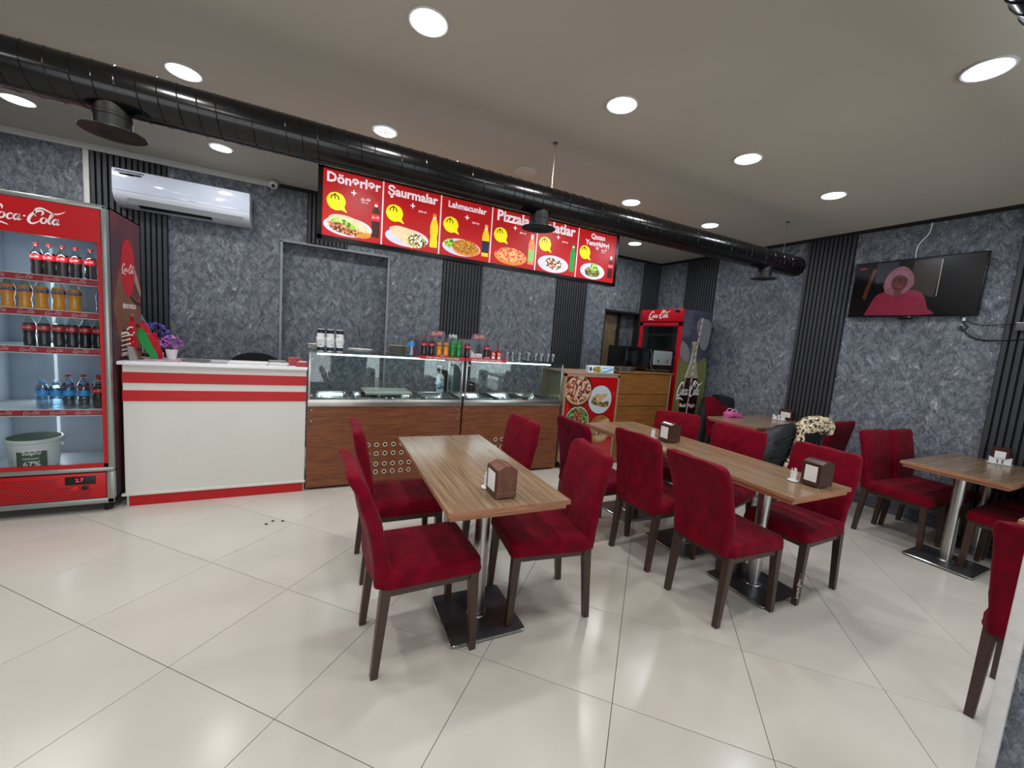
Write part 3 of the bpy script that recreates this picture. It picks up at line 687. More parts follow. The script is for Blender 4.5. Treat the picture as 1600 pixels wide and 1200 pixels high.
obj('shoulders', slab([(-.05, .95), (.16, .94), (.34, .90), (.37, .80), (.30, .70), (.20, .66), (.06, .80)], -.05, .07, amp=.015, seed=3), BLKG, K, smooth=60)
obj('body', slab([(-.17, .90), (-.24, .70), (-.25, .45), (-.22, .22), (-.08, .2), (-.05, .5), (-.10, .85)], -.02, .09, amp=.02, seed=7), BLKG, K, smooth=60)
obj('back_fold', slab([(-.12, .88), (-.12, .3), (.15, .28), (.25, .7), (.15, .9)], .03, .09, amp=.012, seed=9), BLKG, K, smooth=60)
Bg = thing('bag', 'small pink soft bag with handles on the back corner table', 'bag', (4.66, 3.17, TZ), R(-15))
PINK = mat('pink_fabric', (196, 84, 146), .7, var=.1, vs=20)
obj('body', slab([(-.11, .0), (-.10, .05), (-.04, .062), (.04, .06), (.10, .04), (.115, 0), (0, -.0)], -.07, .05, amp=.006, seed=1), PINK, Bg, smooth=60)
for yy in (-.05, .02): obj('handle', MB().tube(spline([(-.07, yy, .045), (-.05, yy, .085), (-.015, yy, .098), (.015, yy, .08), (.02, yy, .045)], 6), .005), mat('pink_handle', (236, 150, 190), .6), Bg)
ps = obj('pink_scarf', slab([(-.015, .90), (-.035, .80), (-.045, .64), (-.01, .62), (.015, .75), (.02, .88)], -.012, .012, amp=.004, seed=4), mat('pale_pink_cloth', (222, 150, 172), .8), None, (3.20, 2.27, 0), smooth=60)
tag(ps, 'pale pink cloth hanging at the side of the chair in the middle of the row', 'scarf')

# ------------------------------------------------------------------ cola script
def script_logo(wd, y=0, th=.0006):
    S = []
    S.append([(2.25, 2.25, .10), (2.15, 2.75, .26), (1.65, 2.95, .30), (1.0, 2.5, .34), (.5, 1.6, .40), (.45, .85, .38), (.95, .55, .30), (1.6, .95, .14), (1.95, 1.45, .08)])
    S.append([(.62, .62, .10), (.25, .38, .12), (.45, .05, .16), (1.3, .16, .24), (2.2, .12, .26), (3.0, -.12, .16), (3.3, -.25, .05)])
    def o(cx): return [(cx+.08, 1.72, .1), (cx-.25, 1.6, .2), (cx-.38, 1.15, .28), (cx-.15, .75, .22), (cx+.22, .95, .22), (cx+.30, 1.45, .24), (cx+.05, 1.75, .14), (cx+.40, 1.55, .08)]
    S.append(o(2.35))
    S.append([(3.55, 1.5, .2), (3.45, 1.72, .16), (3.1, 1.55, .22), (2.98, 1.1, .28), (3.2, .75, .22), (3.6, .95, .1), (3.85, 1.3, .06)])
    def a_(cx): return [(cx+.15, 1.6, .1), (cx-.15, 1.65, .18), (cx-.34, 1.15, .26), (cx-.12, .75, .2), (cx+.12, 1.1, .12), (cx+.25, 1.7, .16)]
    S.append(a_(4.1)); S.append([(4.38, 1.75, .24), (4.3, 1.2, .26), (4.38, .78, .2), (4.75, 1.0, .06)])
    S.append([(4.85, 1.55, .22), (5.15, 1.6, .22)])
    S.append([(7.0, 2.0, .10), (7.2, 2.45, .24), (6.9, 2.8, .28), (6.25, 2.5, .34), (5.7, 1.7, .40), (5.6, .9, .38), (6.05, .5, .30), (6.7, .85, .14), (7.0, 1.3, .08)])
    S.append([(6.45, 1.7, .05), (6.15, 2.2, .14), (6.25, 2.95, .24), (6.95, 3.2, .26), (7.9, 2.8, .22), (8.7, 2.55, .22), (9.4, 2.8, .16), (9.9, 3.2, .05)])
    S.append(o(7.45))
    S.append([(7.95, 1.2, .06), (8.35, 1.9, .10), (8.5, 2.55, .16), (8.3, 2.6, .14), (8.1, 1.9, .24), (8.05, 1.1, .28), (8.2, .78, .18), (8.5, 1.0, .06)])
    S.append(a_(8.9)); S.append([(9.18, 1.75, .24), (9.1, 1.2, .26), (9.18, .78, .2), (9.5, 1.05, .05)])
    m = MB(); k = wd/10
    for s in S:
        m.stroke([((x+.16*z-5.2)*k, (z-1.5)*k*1.02, ww*k*1.05) for x, z, ww in s], 0, y, th, 6)
    return m
_logo = {}
def logo(parent, wd, mt, loc, rz=0):
    k = (round(wd, 4), mt.name)
    if k not in _logo: _logo[k] = script_logo(wd).mesh('script_lettering', mt, 0)
    return obj('script_lettering', _logo[k], None, parent, loc, rz)

# ------------------------------------------------------------------ bottles and vessels
def tube_prof(r, h, kind):
    if kind == 'cola': return [(r*.82, 0), (r*.92, .004), (r*.9, h*.06), (r*.98, h*.18), (r*.86, h*.34), (r*.96, h*.46), (r, h*.60), (r*.94, h*.68), (r*.62, h*.80), (r*.40, h*.88), (r*.36, h*.95)]
    if kind == 'zig': return [(r*.85, 0), (r*.95, .005), (r*.92, h*.2), (r*.78, h*.32), (r*.98, h*.44), (r, h*.62), (r*.9, h*.70), (r*.6, h*.82), (r*.42, h*.89), (r*.36, h*.95)]
    return [(r*.8, 0), (r*.95, .004), (r, h*.12), (r*.92, h*.22), (r, h*.32), (r*.93, h*.42), (r*.97, h*.6), (r, h*.72), (r*.85, h*.82), (r*.45, h*.9), (r*.4, h*.95)]
def bottle_kind(name, r, h, kind, liquid, capm, labm, l0, l1, fill=.72, clear=None, script=False):
    P = tube_prof(r, h, kind)
    def at(z):
        for (a, za), (b, zb) in zip(P, P[1:]):
            if za <= z <= zb: return a+(b-a)*(z-za)/(zb-za)
        return P[-1][0]
    lo = [p for p in P if p[1] < h*fill]+[(at(h*fill), h*fill)]
    up = [(at(h*fill), h*fill)]+[p for p in P if p[1] > h*fill]
    lab = [(at(h*l0)*1.015, h*l0), (at(h*(l0+l1)/2)*1.02, h*(l0+l1)/2), (at(h*l1)*1.015, h*l1)]
    cap = [(r*.36, h*.93), (r*.46, h*.93), (r*.46, h), (r*.42, h*1.004), (.0001, h*1.004)]
    d = dict(liquid=MB().lathe(lo, n=14).mesh('liquid', liquid, 50), neck=MB().lathe(up, n=14, cap0=False, cap1=False).mesh('neck', clear or GLS, 60),
             label=MB().lathe(lab, n=14, cap0=False, cap1=False).mesh('label', labm, 60), cap=MB().lathe(cap, n=12, cap0=False, cap1=False).mesh('cap', capm, 40))
    if script:
        m = script_logo(r*1.45); 
        for v in m.bm.verts:
            a = v.co.x/r; rr = at(h*(l0+l1)/2)*1.04+.0006; z = v.co.z+h*(l0+l1)/2
            v.co = Vector((rr*math.sin(a), -rr*math.cos(a), z))
        d['mark'] = m.mesh('script_lettering', WINK, 0)
    if kind == 'zig':
        m = MB(); m.bm.from_mesh(text('FANTA', h*.10, .0006))
        for v in m.bm.verts:
            a = v.co.x/r; rr = at(h*(l0+l1)/2)*1.04+.0012; v.co = Vector((rr*math.sin(a), -rr*math.cos(a), v.co.z+h*(l0+l1)/2))
        d['mark'] = m.mesh('lettering', WINK, 0)
        b_ = MB().lathe([(at(h*(l0+.05))*1.04, h*(l0+.04)), (at(h*(l1-.05))*1.045, h*(l1-.05))], n=14, cap0=False, cap1=False); d['band'] = b_.mesh('blue_band', mat('label_blue', (34, 48, 120), .4), 60)
    return d
COLA = mat('cola_liquid', (26, 10, 8), .06, coat=.6)
ORG = mat('orange_soda', (236, 158, 14), .08, coat=.6, emit=.06)  # slight glow stands in for light passing through the drink
LIME = mat('green_bottle', (16, 132, 48), .06, coat=.6, emit=.05)  # faint emission imitates light showing through the green bottle
WAT = glass('water_tint', (214, 230, 242), .16)
REDC = mat('red_cap', (196, 20, 30), .4); BLUC = mat('dark_blue_cap', (30, 44, 130), .4); LBC = mat('light_blue_cap', (60, 140, 214), .4); GRC = mat('green_cap', (20, 120, 50), .4)
LRED = mat('red_label', (204, 22, 34), .35); LORG = mat('orange_label', (240, 124, 20), .4); LGRN = mat('lime_label', (40, 160, 70), .35, var=.3, vs=80)
LBLU = mat('water_label', (50, 150, 220), .35, var=.2, vs=60)
KIND = dict(
    cola=bottle_kind('cola', .033, .225, 'cola', COLA, REDC, LRED, .50, .66, script=True),
    cola_small=bottle_kind('cola_small', .029, .20, 'cola', COLA, REDC, LRED, .50, .66, script=True),
    fizz=bottle_kind('fizz', .034, .222, 'zig', ORG, BLUC, LORG, .50, .68),
    fizz_small=bottle_kind('fizz_small', .029, .20, 'zig', ORG, BLUC, LORG, .50, .68),
    lime=bottle_kind('lime', .029, .20, 'cola', LIME, GRC, LGRN, .50, .66, clear=mat('green_neck', (30, 140, 60), .1, coat=.4)),
    water=bottle_kind('water', .031, .188, 'ring', WAT, LBC, LBLU, .50, .70, fill=.80),
    water_tall=bottle_kind('water_tall', .032, .205, 'ring', WAT, LBC, LBLU, .45, .66, fill=.80))
ORDN = ['leftmost', 'second from the left', 'third from the left', 'fourth from the left', 'fifth from the left', 'sixth from the left', 'seventh from the left', 'eighth from the left']
def bottle(kind, label, x, y, z, group, rz=0):
    d = KIND[kind]; t = thing('bottle', label, 'bottle', (x, y, z), rz, group)
    for k in ('liquid', 'neck', 'label', 'cap'): obj(k, d[k], None, t)
    if 'mark' in d: obj(d['mark'].name.split('.')[0], d['mark'], None, t)
    if 'band' in d: obj('blue_band', d['band'], None, t)
    return t

# ------------------------------------------------------------------ left drinks fridge
FW, FD = .80, .60; FX, FY = -1.243-.40, 3.86
F1 = thing('drinks_fridge', 'tall glass-door cola fridge full of bottles at the left edge', 'fridge', (FX, FY, 0))
SILV = mat('fridge_silver', (150, 154, 150), .3, .6); INNER = mat('fridge_liner', (168, 178, 190), .5, var=.03, vs=4); 
DKG = mat('fridge_side_dark', (40, 36, 44), .4)
h0, h1 = .07, 2.178; w2 = FW/2
obj('cabinet', MB().box(-w2, -w2+.045, .03, FD, .09, h1).box(w2-.045, w2, .03, FD, .09, h1).box(-w2, w2, FD-.04, FD, .09, h1).box(-w2, w2, .03, FD, h1-.05, h1).box(-w2, w2, .03, FD, .07, .31), DKG, F1)
obj('liner', MB().box(-w2+.045, -w2+.052, .05, FD-.04, .31, h1-.17).box(w2-.052, w2-.045, .05, FD-.04, .31, h1-.17).box(-w2+.045, w2-.045, FD-.047, FD-.04, .31, h1-.17).box(-w2+.045, w2-.045, .05, FD-.04, .31, .318).box(-w2+.045, w2-.045, .05, FD-.04, h1-.18, h1-.17), INNER, F1)
df = MB().box(-w2, -w2+.03, -.02, .03, .335, h1, .012).box(w2-.034, w2, -.02, .03, .335, h1, .012).box(-w2, w2, -.02, .03, h1-.035, h1, .012).box(-w2, w2, -.02, .03, .31, .345, .012)
dfr = obj('door_frame', df, SILV, F1)
hd = obj('header_panel', MB().box(-w2+.034, w2-.034, -.018, .02, 1.925, h1-.035), REDP, F1)
logo(hd, .37, WINK, (.005, -.0185, 2.03))
obj('door_border', MB().box(-w2+.034, -w2+.052, -.012, .01, .345, 1.925).box(w2-.056, w2-.034, -.012, .01, .345, 1.925).box(-w2+.034, w2-.034, -.012, .01, .345, .37), REDP, F1)
obj('door_glass', MB().box(-w2+.052, w2-.056, -.004, 0, .37, 1.925), GLSD, F1)
gp = obj('grille_panel', MB().box(-w2+.02, w2-.045, -.018, .0, .115, .305, .008), REDP, F1)
gm = MB()
for i in range(38):
    for j in range(9):
        cx = -w2+.05+i*.0165+(j % 2)*.008; 
        if cx < w2-.075 and not (cx > .10 and j > 4): gm.box(cx-.0045, cx+.0045, -.0186, -.018, .132+j*.017, .138+j*.017)
o = obj('vent_slots', gm, BPLAS, gp, smooth=0)
obj('lower_frame', MB().box(-w2, w2, -.016, .03, .07, .112, .008).box(w2-.045, w2, -.016, .03, .07, .31, .008), SILV, F1)
ct = obj('control_display', MB().box(.14, .30, -.024, -.016, .225, .285, .004), BPLAS, gp)
lettering(ct, '2.7', .035, mat('red_digits', (255, 40, 60), .4, emit=1.5), (.215, -.0245, .258))
obj('switch', MB().box(.17, .205, -.022, -.016, .185, .212, .002), mat('red_switch', (210, 30, 30), .3), gp)
obj('switch', MB().box(.225, .26, -.022, -.016, .185, .212, .002), BPLAS, gp)
for a in (-1, 1):
    for b in (.06, .54): obj('foot', MB().lathe([(.025, 0), (.022, .072)], (a*(w2-.06), b, 0), 12), RUBBER, F1)
obj('light_strip', MB().box(-.11, -.095, FD-.06, FD-.048, .40, 1.9), mat('fridge_led', (235, 245, 255), .5, emit=.5), F1)
area('fridge_lamp', (FX, FY+.045, 1.915), .6, .04, 3, (.95, .98, 1)); area('fridge_lamp', (FX-.1, FY+FD-.07, 1.15), .04, 1.5, 3.5, (.9, .96, 1), (R(90), 0, R(180)))
shm = MB().box(-w2+.054, w2-.056, .05, FD-.06, -.008, 0, .002).mesh('shelf', mat('fridge_shelf', (198, 206, 212), .4), 30)
shf = MB().box(-w2+.054, w2-.058, .036, .046, -.034, .006, .001).mesh('price_strip', mat('price_strip_red', (176, 30, 44), .35), 30)
SHZ = (1.665, 1.437, 1.185, .75)
for z in SHZ:
    s = obj('shelf', shm, None, F1, (0, 0, z)); p = obj('price_strip', shf, None, F1, (0, 0, z))
    obj('strip_edge', MB().box(-w2+.054, w2-.056, .033, .037, .006, .010).box(-w2+.054, w2-.056, .033, .037, -.038, -.034).box(w2-.060, w2-.056, .033, .037, -.038, .01), WPLAS, p)
    for k in range(5): logo(p, .085, mat('pale_script', (226, 176, 176), .5), (-.29+k*.13, .0355, -.015))
# printed side of the fridge: dark poster with a hand, a red disc and a slogan
sd = obj('side_print', MB().box(-.28, .28, -.0002, .001, .10, h1-.01), ramp_mat('side_print_dark', [(60, 54, 72), (92, 44, 54), (120, 60, 56)], 2.2, .4), F1, (w2, .315, 0), R(90))
SKIN = mat('printed_skin', (128, 86, 64), .45, var=.2, vs=6)
pp = lambda P, m, y, n='printed_hand': obj(n, MB().poly(P, y, .0004), m, sd, smooth=0)
pp(spline([(-.27, 1.50), (-.12, 1.80), (-.04, 1.64), (.10, 1.56), (.278, 1.60)], 5)+[(.278, .12), (-.10, .12), (-.12, 1.2)], SKIN, -.0003)
for k, (a, b) in enumerate(((1.62, .06), (1.44, .05), (1.25, .05))): pp(spline([(.0, a), (.12, a-.05), (.275, a-.08), (.275, a-.10), (.12, a-.075), (.0, a)], 4), mat('printed_hand_line', (66, 30, 26), .5), -.0008, 'printed_crease')
pp(spline([(.12, 1.86), (.2, 1.76), (.27, 1.66), (.27, 1.60), (.16, 1.70), (.1, 1.80), (.12, 1.86)], 4), mat('printed_finger_light', (170, 140, 120), .4), -.0008, 'printed_finger')
pp(ell(.015, 1.80, .135, .215, 30), mat('print_red', (196, 22, 40), .4), -.0012, 'red_disc')
logo(sd, .25, WINK, (.02, -.0017, 1.79))
lettering(sd, 'HİSS ET HƏZZ AL', .045, WINK, (.03, -.0016, 1.51), sx=.72, bold=.001)
def row(kind, what, xs, y, z, group, place):
    xs = sorted(xs)
    for i, x in enumerate(xs):
        pos = ORDN[i] if i < len(ORDN) else 'last'
        if i == len(xs)-1 and len(xs) > 1: pos = 'rightmost'
        yy = y[i] if isinstance(y, (list, tuple)) else y
        bottle(kind, '%s, %s %s' % (what, pos, place), x, yy, z, group)
row('cola', 'cola bottle with red cap', (-1.668, -1.605, -1.54, -1.472, -1.395), 4.03, 1.666, 'cola bottles on the top fridge shelf', 'on the top fridge shelf')
row('fizz', 'orange soda bottle with blue cap', (-1.945, -1.875, -1.80, -1.72, -1.64, -1.555, -1.475), 4.0, 1.438, 'orange soda bottles in the fridge', 'on the second fridge shelf')
bottle('water', 'nearly hidden clear bottle at the right end of the second fridge shelf', -1.36, 4.08, 1.438, 'water bottles in the left fridge')
row('cola', 'cola bottle with red cap', (-1.708, -1.636, -1.562, -1.495, -1.425, -1.355), 4.0, 1.186, 'cola bottles on the third fridge shelf', 'on the third fridge shelf')
row('water', 'small water bottle', (-1.65, -1.585, -1.52, -1.44), 3.985, .751, 'small water bottles in the fridge', 'in the front line, fourth fridge shelf')
row('water', 'small water bottle', (-1.69, -1.62, -1.545), 4.065, .751, 'small water bottles in the fridge', 'in the second line, fourth fridge shelf')
row('cola', 'cola bottle with red cap', (-1.585, -1.50, -1.42), 4.15, .751, 'cola bottles on the fourth fridge shelf', 'behind the water, fourth fridge shelf')
bottle('cola', 'cola bottle at the front right end of the fourth fridge shelf', -1.365, 4.0, .751, 'cola bottles on the fourth fridge shelf')
# tub of mayonnaise
BK = thing('food_tub', 'white plastic tub with green lid and dark green label in the fridge bottom', 'tub', (-1.735, 4.06, .319))
obj('body', MB().lathe([(.108, 0), (.116, .006), (.135, .17), (.142, .172), (.142, .19), (.134, .19)], n=32, cap1=False), WPLAS, BK)
obj('lid', MB().lathe([(.146, .185), (.149, .19), (.149, .207), (.14, .214), (.0001, .215)], n=32, cap0=False, cap1=False), mat('tub_lid_rim', (206, 214, 212), .3), BK)
obj('lid_disc', MB().lathe([(.132, .2145), (.132, .217), (.0001, .2175)], n=32, cap0=False, cap1=False), mat('tub_lid_green', (16, 70, 48), .8, spec=.1), BK)
def wrap(P3, cx_, r_):     # bend flat XZ pieces round a vertical cylinder
    for v in P3.bm.verts:
        a = v.co.x/r_; rr = r_+.0006-v.co.y; v.co = Vector((rr*math.sin(a+cx_), -rr*math.cos(a+cx_), v.co.z))
    return P3
def gridpanel(wd, za, zb, n=8): 
    m = MB()
    for i in range(n): m.add([(-wd/2+wd*i/n, 0, za), (-wd/2+wd*(i+1)/n, 0, za), (-wd/2+wd*(i+1)/n, 0, zb), (-wd/2+wd*i/n, 0, zb)], [(0, 1, 2, 3)])
    return m
lb = obj('label', wrap(gridpanel(.15, .02, .155), .25, .130), mat('tub_label_green', (14, 70, 52), .35), BK)
def arc_text(parent, body, size, m_, ang, r_, z, bold=0):
    me = text(body, size, bold); mb = MB(); mb.bm.from_mesh(me)
    wrap(mb, ang, r_)
    for v in mb.bm.verts: v.co.z += z
    return obj('lettering', mb, m_, parent, smooth=0)
arc_text(lb, 'Solpro', .034, WINK, .25, .1315, .122, .0006); arc_text(lb, 'Майонез', .018, WINK, .22, .1315, .085); arc_text(lb, '67%', .050, WINK, .25, .1315, .045, .001)
obj('label_text_block', wrap(gridpanel(.05, .03, .14), -.75, .130), mat('tub_small_print', (190, 200, 212), .5, var=.2, vs=90, stretch=(.2, .2, 3)), BK)
for a in (-1, 1): obj('handle_lug', MB().box(a*.145-.008, a*.145+.008, -.012, .012, .150, .172, .003), WPLAS, BK)

# ------------------------------------------------------------------ white counter
CT = thing('counter', 'white reception counter with two red stripes and a red plinth', 'counter', (-.607, 3.93, 0))
cw = .603
obj('top', MB().box(-cw-.022, cw+.008, -.035, .42, 1.088, 1.112, .003), mat('counter_top_white', (236, 236, 240), .25), CT)
obj('front_panel', MB().box(-cw, cw, 0, .02, .10, 1.088), CWHITE, CT)
obj('side_panel', MB().box(-cw, -cw+.02, .02, .40, .0, 1.088), CWHITE, CT); obj('side_panel', MB().box(cw-.02, cw, .02, .40, .0, 1.088), CWHITE, CT)
obj('stripe', MB().box(-cw-.003, cw+.003, -.006, 0, .952, 1.032, .001, 1), REDP, CT); obj('stripe', MB().box(-cw-.003, cw+.003, -.006, 0, .815, .896, .001, 1), REDP, CT)
obj('bottom_rail', MB().box(-cw-.02, cw+.008, -.018, .02, .085, .103, .003), CWHITE, CT)
obj('plinth', MB().box(-cw+.02, cw-.01, .0, .02, .0, .085), REDP, CT)
obj('inner_shelf', MB().box(-cw+.02, cw-.02, .05, .40, .72, .74), CWHITE, CT)

# things on the counter
CZ = 1.1125
fl_ = thing('table_flags', 'two small desk flags, Turkish and Azerbaijani, on a stand on the counter', 'flags', (-1.165, 4.10, CZ))
WOODD = wood('flag_stand_wood', (120, 92, 72), (80, 60, 46), (1, 1, 6), .4, 20)
obj('stand', MB().lathe([(.032, 0), (.032, .012), (.01, .02), (.008, .06)], n=16).box(-.03, .05, -.008, .008, .05, .062, .003), WOODD, fl_)
for dx, nm in ((-.028, 'a'), (.026, 'b')):
    obj('pole', MB().cyl((dx, 0, .05), (dx, 0, .335), .0028, n=8).blob((dx, 0, .34), .005, sub=1), CHROME, fl_)
FR_ = mat('flag_red', (190, 16, 36), .7); FB_ = mat('flag_blue', (70, 150, 196), .7); FG_ = mat('flag_green', (30, 140, 66), .7)
def ribbon(P, y0_, m_, ph=0):
    m = MB().stroke(P, 0, y0_, 0, 6)
    for v in m.bm.verts: v.co.y += .006*math.sin(v.co.z*60+v.co.x*90+ph)
    return obj('cloth', m, m_, fl_, smooth=60)
ribbon([(-.028, .328, .012), (-.030, .28, .035), (-.038, .2, .056), (-.034, .12, .060), (-.018, .045, .040), (-.008, .02, .02)], -.008, FR_)
ribbon([(.098, .21, .03), (.105, .15, .038), (.115, .09, .042), (.13, .04, .040), (.14, .015, .02)], -.002, FR_, 2)
ribbon([(.028, .33, .012), (.038, .29, .03), (.058, .24, .032), (.075, .20, .022)], -.006, FB_, 1)
ribbon([(.030, .30, .02), (.040, .25, .05), (.060, .20, .055), (.085, .14, .04), (.095, .10, .02)], -.009, FR_, 1)
ribbon([(.018, .24, .03), (.030, .19, .056), (.050, .13, .06), (.074, .075, .055), (.098, .03, .045), (.11, .012, .025)], -.013, FG_, 1)
ob = MB(); P = [(-.033+.022*math.cos(a), .215+.030*math.sin(a), .010) for a in [R(60+i*24) for i in range(11)]]
ob.stroke(P, .01, -.020, .0005, 4); obj('crescent', ob, WINK, fl_, smooth=0)
obj('star', MB().poly([((.014 if k % 2 == 0 else .006)*math.sin(k*math.pi/5)*.6-.018, .205+(.014 if k % 2 == 0 else .006)*math.cos(k*math.pi/5)*.6) for k in range(10)], -.021, .0004), WINK, fl_, smooth=0)
bd = thing('bead_strings', 'hanging bundle of white bead bracelets on a small stand by the fridge', 'beads', (-1.232, 4.06, CZ))
obj('stand', MB().cyl((0, 0, .004), (0, 0, .215), .005, n=10).cyl((-.03, 0, .215), (.03, 0, .215), .005, n=10).lathe([(.028, 0), (.028, .006)], n=14), BPLAS, bd)
bm_ = MB(); random.seed(4)
for k in range(5):
    for i in range(15):
        a = 2*math.pi*i/15; bm_.blob((-.008+.010*(k-2)+.022*math.cos(a), -.012, .105+.085*math.sin(a)+.004*k), .0075, sub=1)
obj('beads', bm_, mat('cream_beads', (222, 214, 198), .3), bd); bd.children[-1]['kind'] = 'stuff' if bd.children else None
ar = obj('phone_stand', MB().loft([[(x, y, z) for x, z in ((0, 0), (.05, 0), (.02, .1), (-.01, .105))] for y in (-.02, .02)]), mat('grey_silver', (140, 138, 134), .4, .5), None, (-1.19, 4.02, CZ))
tag(ar, 'small grey metal holder leaning in front of the desk flags', 'stand')
def flowers(label, x, y, z, cols, r, s, leaf=False, rise=0):
    t = thing('flower_pot', label, 'flower pot', (x, y, z), 0, 'potted artificial flowers')
    obj('pot', MB().lathe([(.026*s, 0), (.04*s, .085*s), (.042*s, .088*s), (.036*s, .088*s), (.034*s, .07*s)], n=20), WPLAS, t)
    m = MB(); random.seed(int(abs(x)*1000)); cz = .088*s+r*.72
    for k in range(90):
        u = random.random()*2-.75; u = max(-.6, min(1, u)); a = random.random()*6.283; q = math.sqrt(max(0, 1-u*u))
        px, py, pz = r*q*math.cos(a), r*q*math.sin(a), cz+r*.85*u
        for j in range(4):
            b = j*math.pi/2+a; m.blob((px+.006*math.cos(b), py+.006*math.sin(b), pz+.003*(j % 2)), .0062, 1, 1, .7, sub=1)
    o_ = obj('blossoms', m, ramp_mat('petals_%d' % cols[0][0], cols, 60, .7), t, smooth=0); o_['kind'] = 'stuff'
    obj('stems', MB().cyl((0, 0, .03), (0, 0, cz), .008, n=8), mat('stem_green', (50, 90, 50), .6), t)
    if leaf:
        for a in (.3, -.4, 2.8):
            obj('leaf', MB().loft([[(math.cos(a)*d, math.sin(a)*d-w__, .10*s+h_), (math.cos(a)*d, math.sin(a)*d+w__, .10*s+h_), (math.cos(a)*d, math.sin(a)*d, .102*s+h_)] for d, w__, h_ in ((.02, .004, 0), (.05, .016, .01), (.08, .012, .0), (.095, .001, -.01))]), mat('leaf_green', (40, 96, 50), .5), t)
flowers('white flower pot with a round head of blue-violet blossoms', -1.09, 4.19, CZ+.055, [(58, 40, 150), (96, 70, 190), (150, 140, 226)], .084, 1.1)
flowers('white flower pot with pink-purple blossoms and green leaves', -.965, 4.11, CZ, [(110, 40, 130), (170, 80, 180), (226, 170, 226)], .068, 1.0, True)
bx_ = obj('small_box', MB().box(-.035, .035, -.03, .03, 0, .054, .003), mat('pattern_box', (176, 168, 176), .6, var=.3, vs=60), None, (-1.075, 4.19, CZ)); tag(bx_, 'small patterned box under the violet flower pot', 'box')
def papers(name, label, x, y, a, b, h, rz, m_, cat='papers', n=4):
    t = thing(name, label, cat, (x, y, CZ), R(rz))
    for k in range(n):
        obj('sheet', MB().box(-a/2, a/2, -b/2, b/2, h*k/n, h*(k+.8)/n), m_[k % len(m_)], t, (.004*(k % 3), .003*(k % 2), 0), R((k*37 % 9)-4))
    return t
FLP = ramp_mat('floral_print', [(214, 196, 206), (200, 90, 120), (230, 220, 226), (120, 90, 130), (210, 190, 200)], 55, .5)
papers('floral_cards', 'flat floral-printed cards spread on the counter before the flower pots', -1.0, 4.03, .22, .1, .010, 8, [FLP])
papers('card_stack', 'beige cards and leaflets lying right of the floral cards', -.80, 4.05, .17, .09, .020, -12, [mat('beige_card', (150, 142, 128), .6), mat('grey_card', (90, 92, 98), .5)])
papers('paper_stack', 'thin stack of white paper sheets in the middle of the counter', -.44, 4.02, .27, .16, .022, 3, [PAPER], n=3)
papers('notebook', 'open notebook and receipts right of the paper stack', -.22, 4.03, .15, .12, .018, -8, [PAPER, mat('receipt_grey', (196, 200, 210), .7)], n=3)
papers('open_book', 'grey booklet propped open behind the notebook', -.24, 4.12, .13, .07, .035, 14, [mat('grey_page', (150, 148, 146), .7)], n=3)
tg = papers('plastic_sheet', 'clear plastic sleeve lying on the counter left of the paper stack', -.63, 4.04, .14, .10, .003, 5, [mat('sleeve_blue', (170, 178, 200), .2)], n=1)
NPK = mat('red_napkins', (176, 78, 84), .7, var=.15, vs=40)
for nm, lab, x, y, n, dz in (('napkin_stack', 'taller bundle of folded red napkins on the counter', -.085, 4.08, 5, .014), ('napkin_stack', 'lower bundle of red napkins with a white slip beside the display case', -.005+.02-.03+.005+.015-.0, 4.02, 4, .010)):
    x = -.10 if n == 5 else -.035
    t = thing(nm, lab, 'napkins', (x, y if n == 5 else 3.985, CZ), 0, 'bundles of red napkins')
    for k in range(n): obj('napkin', MB().box(-.05, .05, -.045, .045, k*dz, (k+.9)*dz, .004), NPK, t, rz=R((k*53 % 7)-3))
    if n == 4: obj('slip', MB().box(-.03, .03, -.02, .02, n*dz, n*dz+.006), PAPER, t)
OC = thing('office_chair', 'black office chair back showing behind the white counter', 'chair', (-.46, 4.78, 0))
obj('backrest', MB().loft([[(x*k, -.02+y_, z) for x, z in spline([(-.27, .80), (-.26, .98), (-.20, 1.09), (-.08, 1.15), (.08, 1.15), (.20, 1.09), (.26, .98), (.27, .80)], 4)] for y_, k in ((0, .97), (.02, 1), (.05, 1), (.07, .95))]), mat('office_mesh', (12, 12, 15), .6), OC)
obj('seat', MB().box(-.25, .25, -.50, -.04, .44, .52, .03), mat('office_mesh', (12, 12, 15), .6), OC)
obj('back_bracket', MB().box(-.03, .03, .03, .06, .47, .95, .01).box(-.03, .03, -.2, .06, .42, .45), BPLAS, OC)
obj('gas_column', MB().cyl((0, -.26, .08), (0, -.26, .44), .025, n=12), CHROME, OC)
for k in range(5):
    a = k*2*math.pi/5; obj('base_leg', MB().tube([(0, -.26, .10), (.27*math.cos(a), -.26+.27*math.sin(a), .07)], .018, 8), BPLAS, OC)
    obj('caster', MB().cyl((.27*math.cos(a)-.012, -.26+.27*math.sin(a), .028), (.27*math.cos(a)+.012, -.26+.27*math.sin(a), .028), .027, n=12), RUBBER, OC)

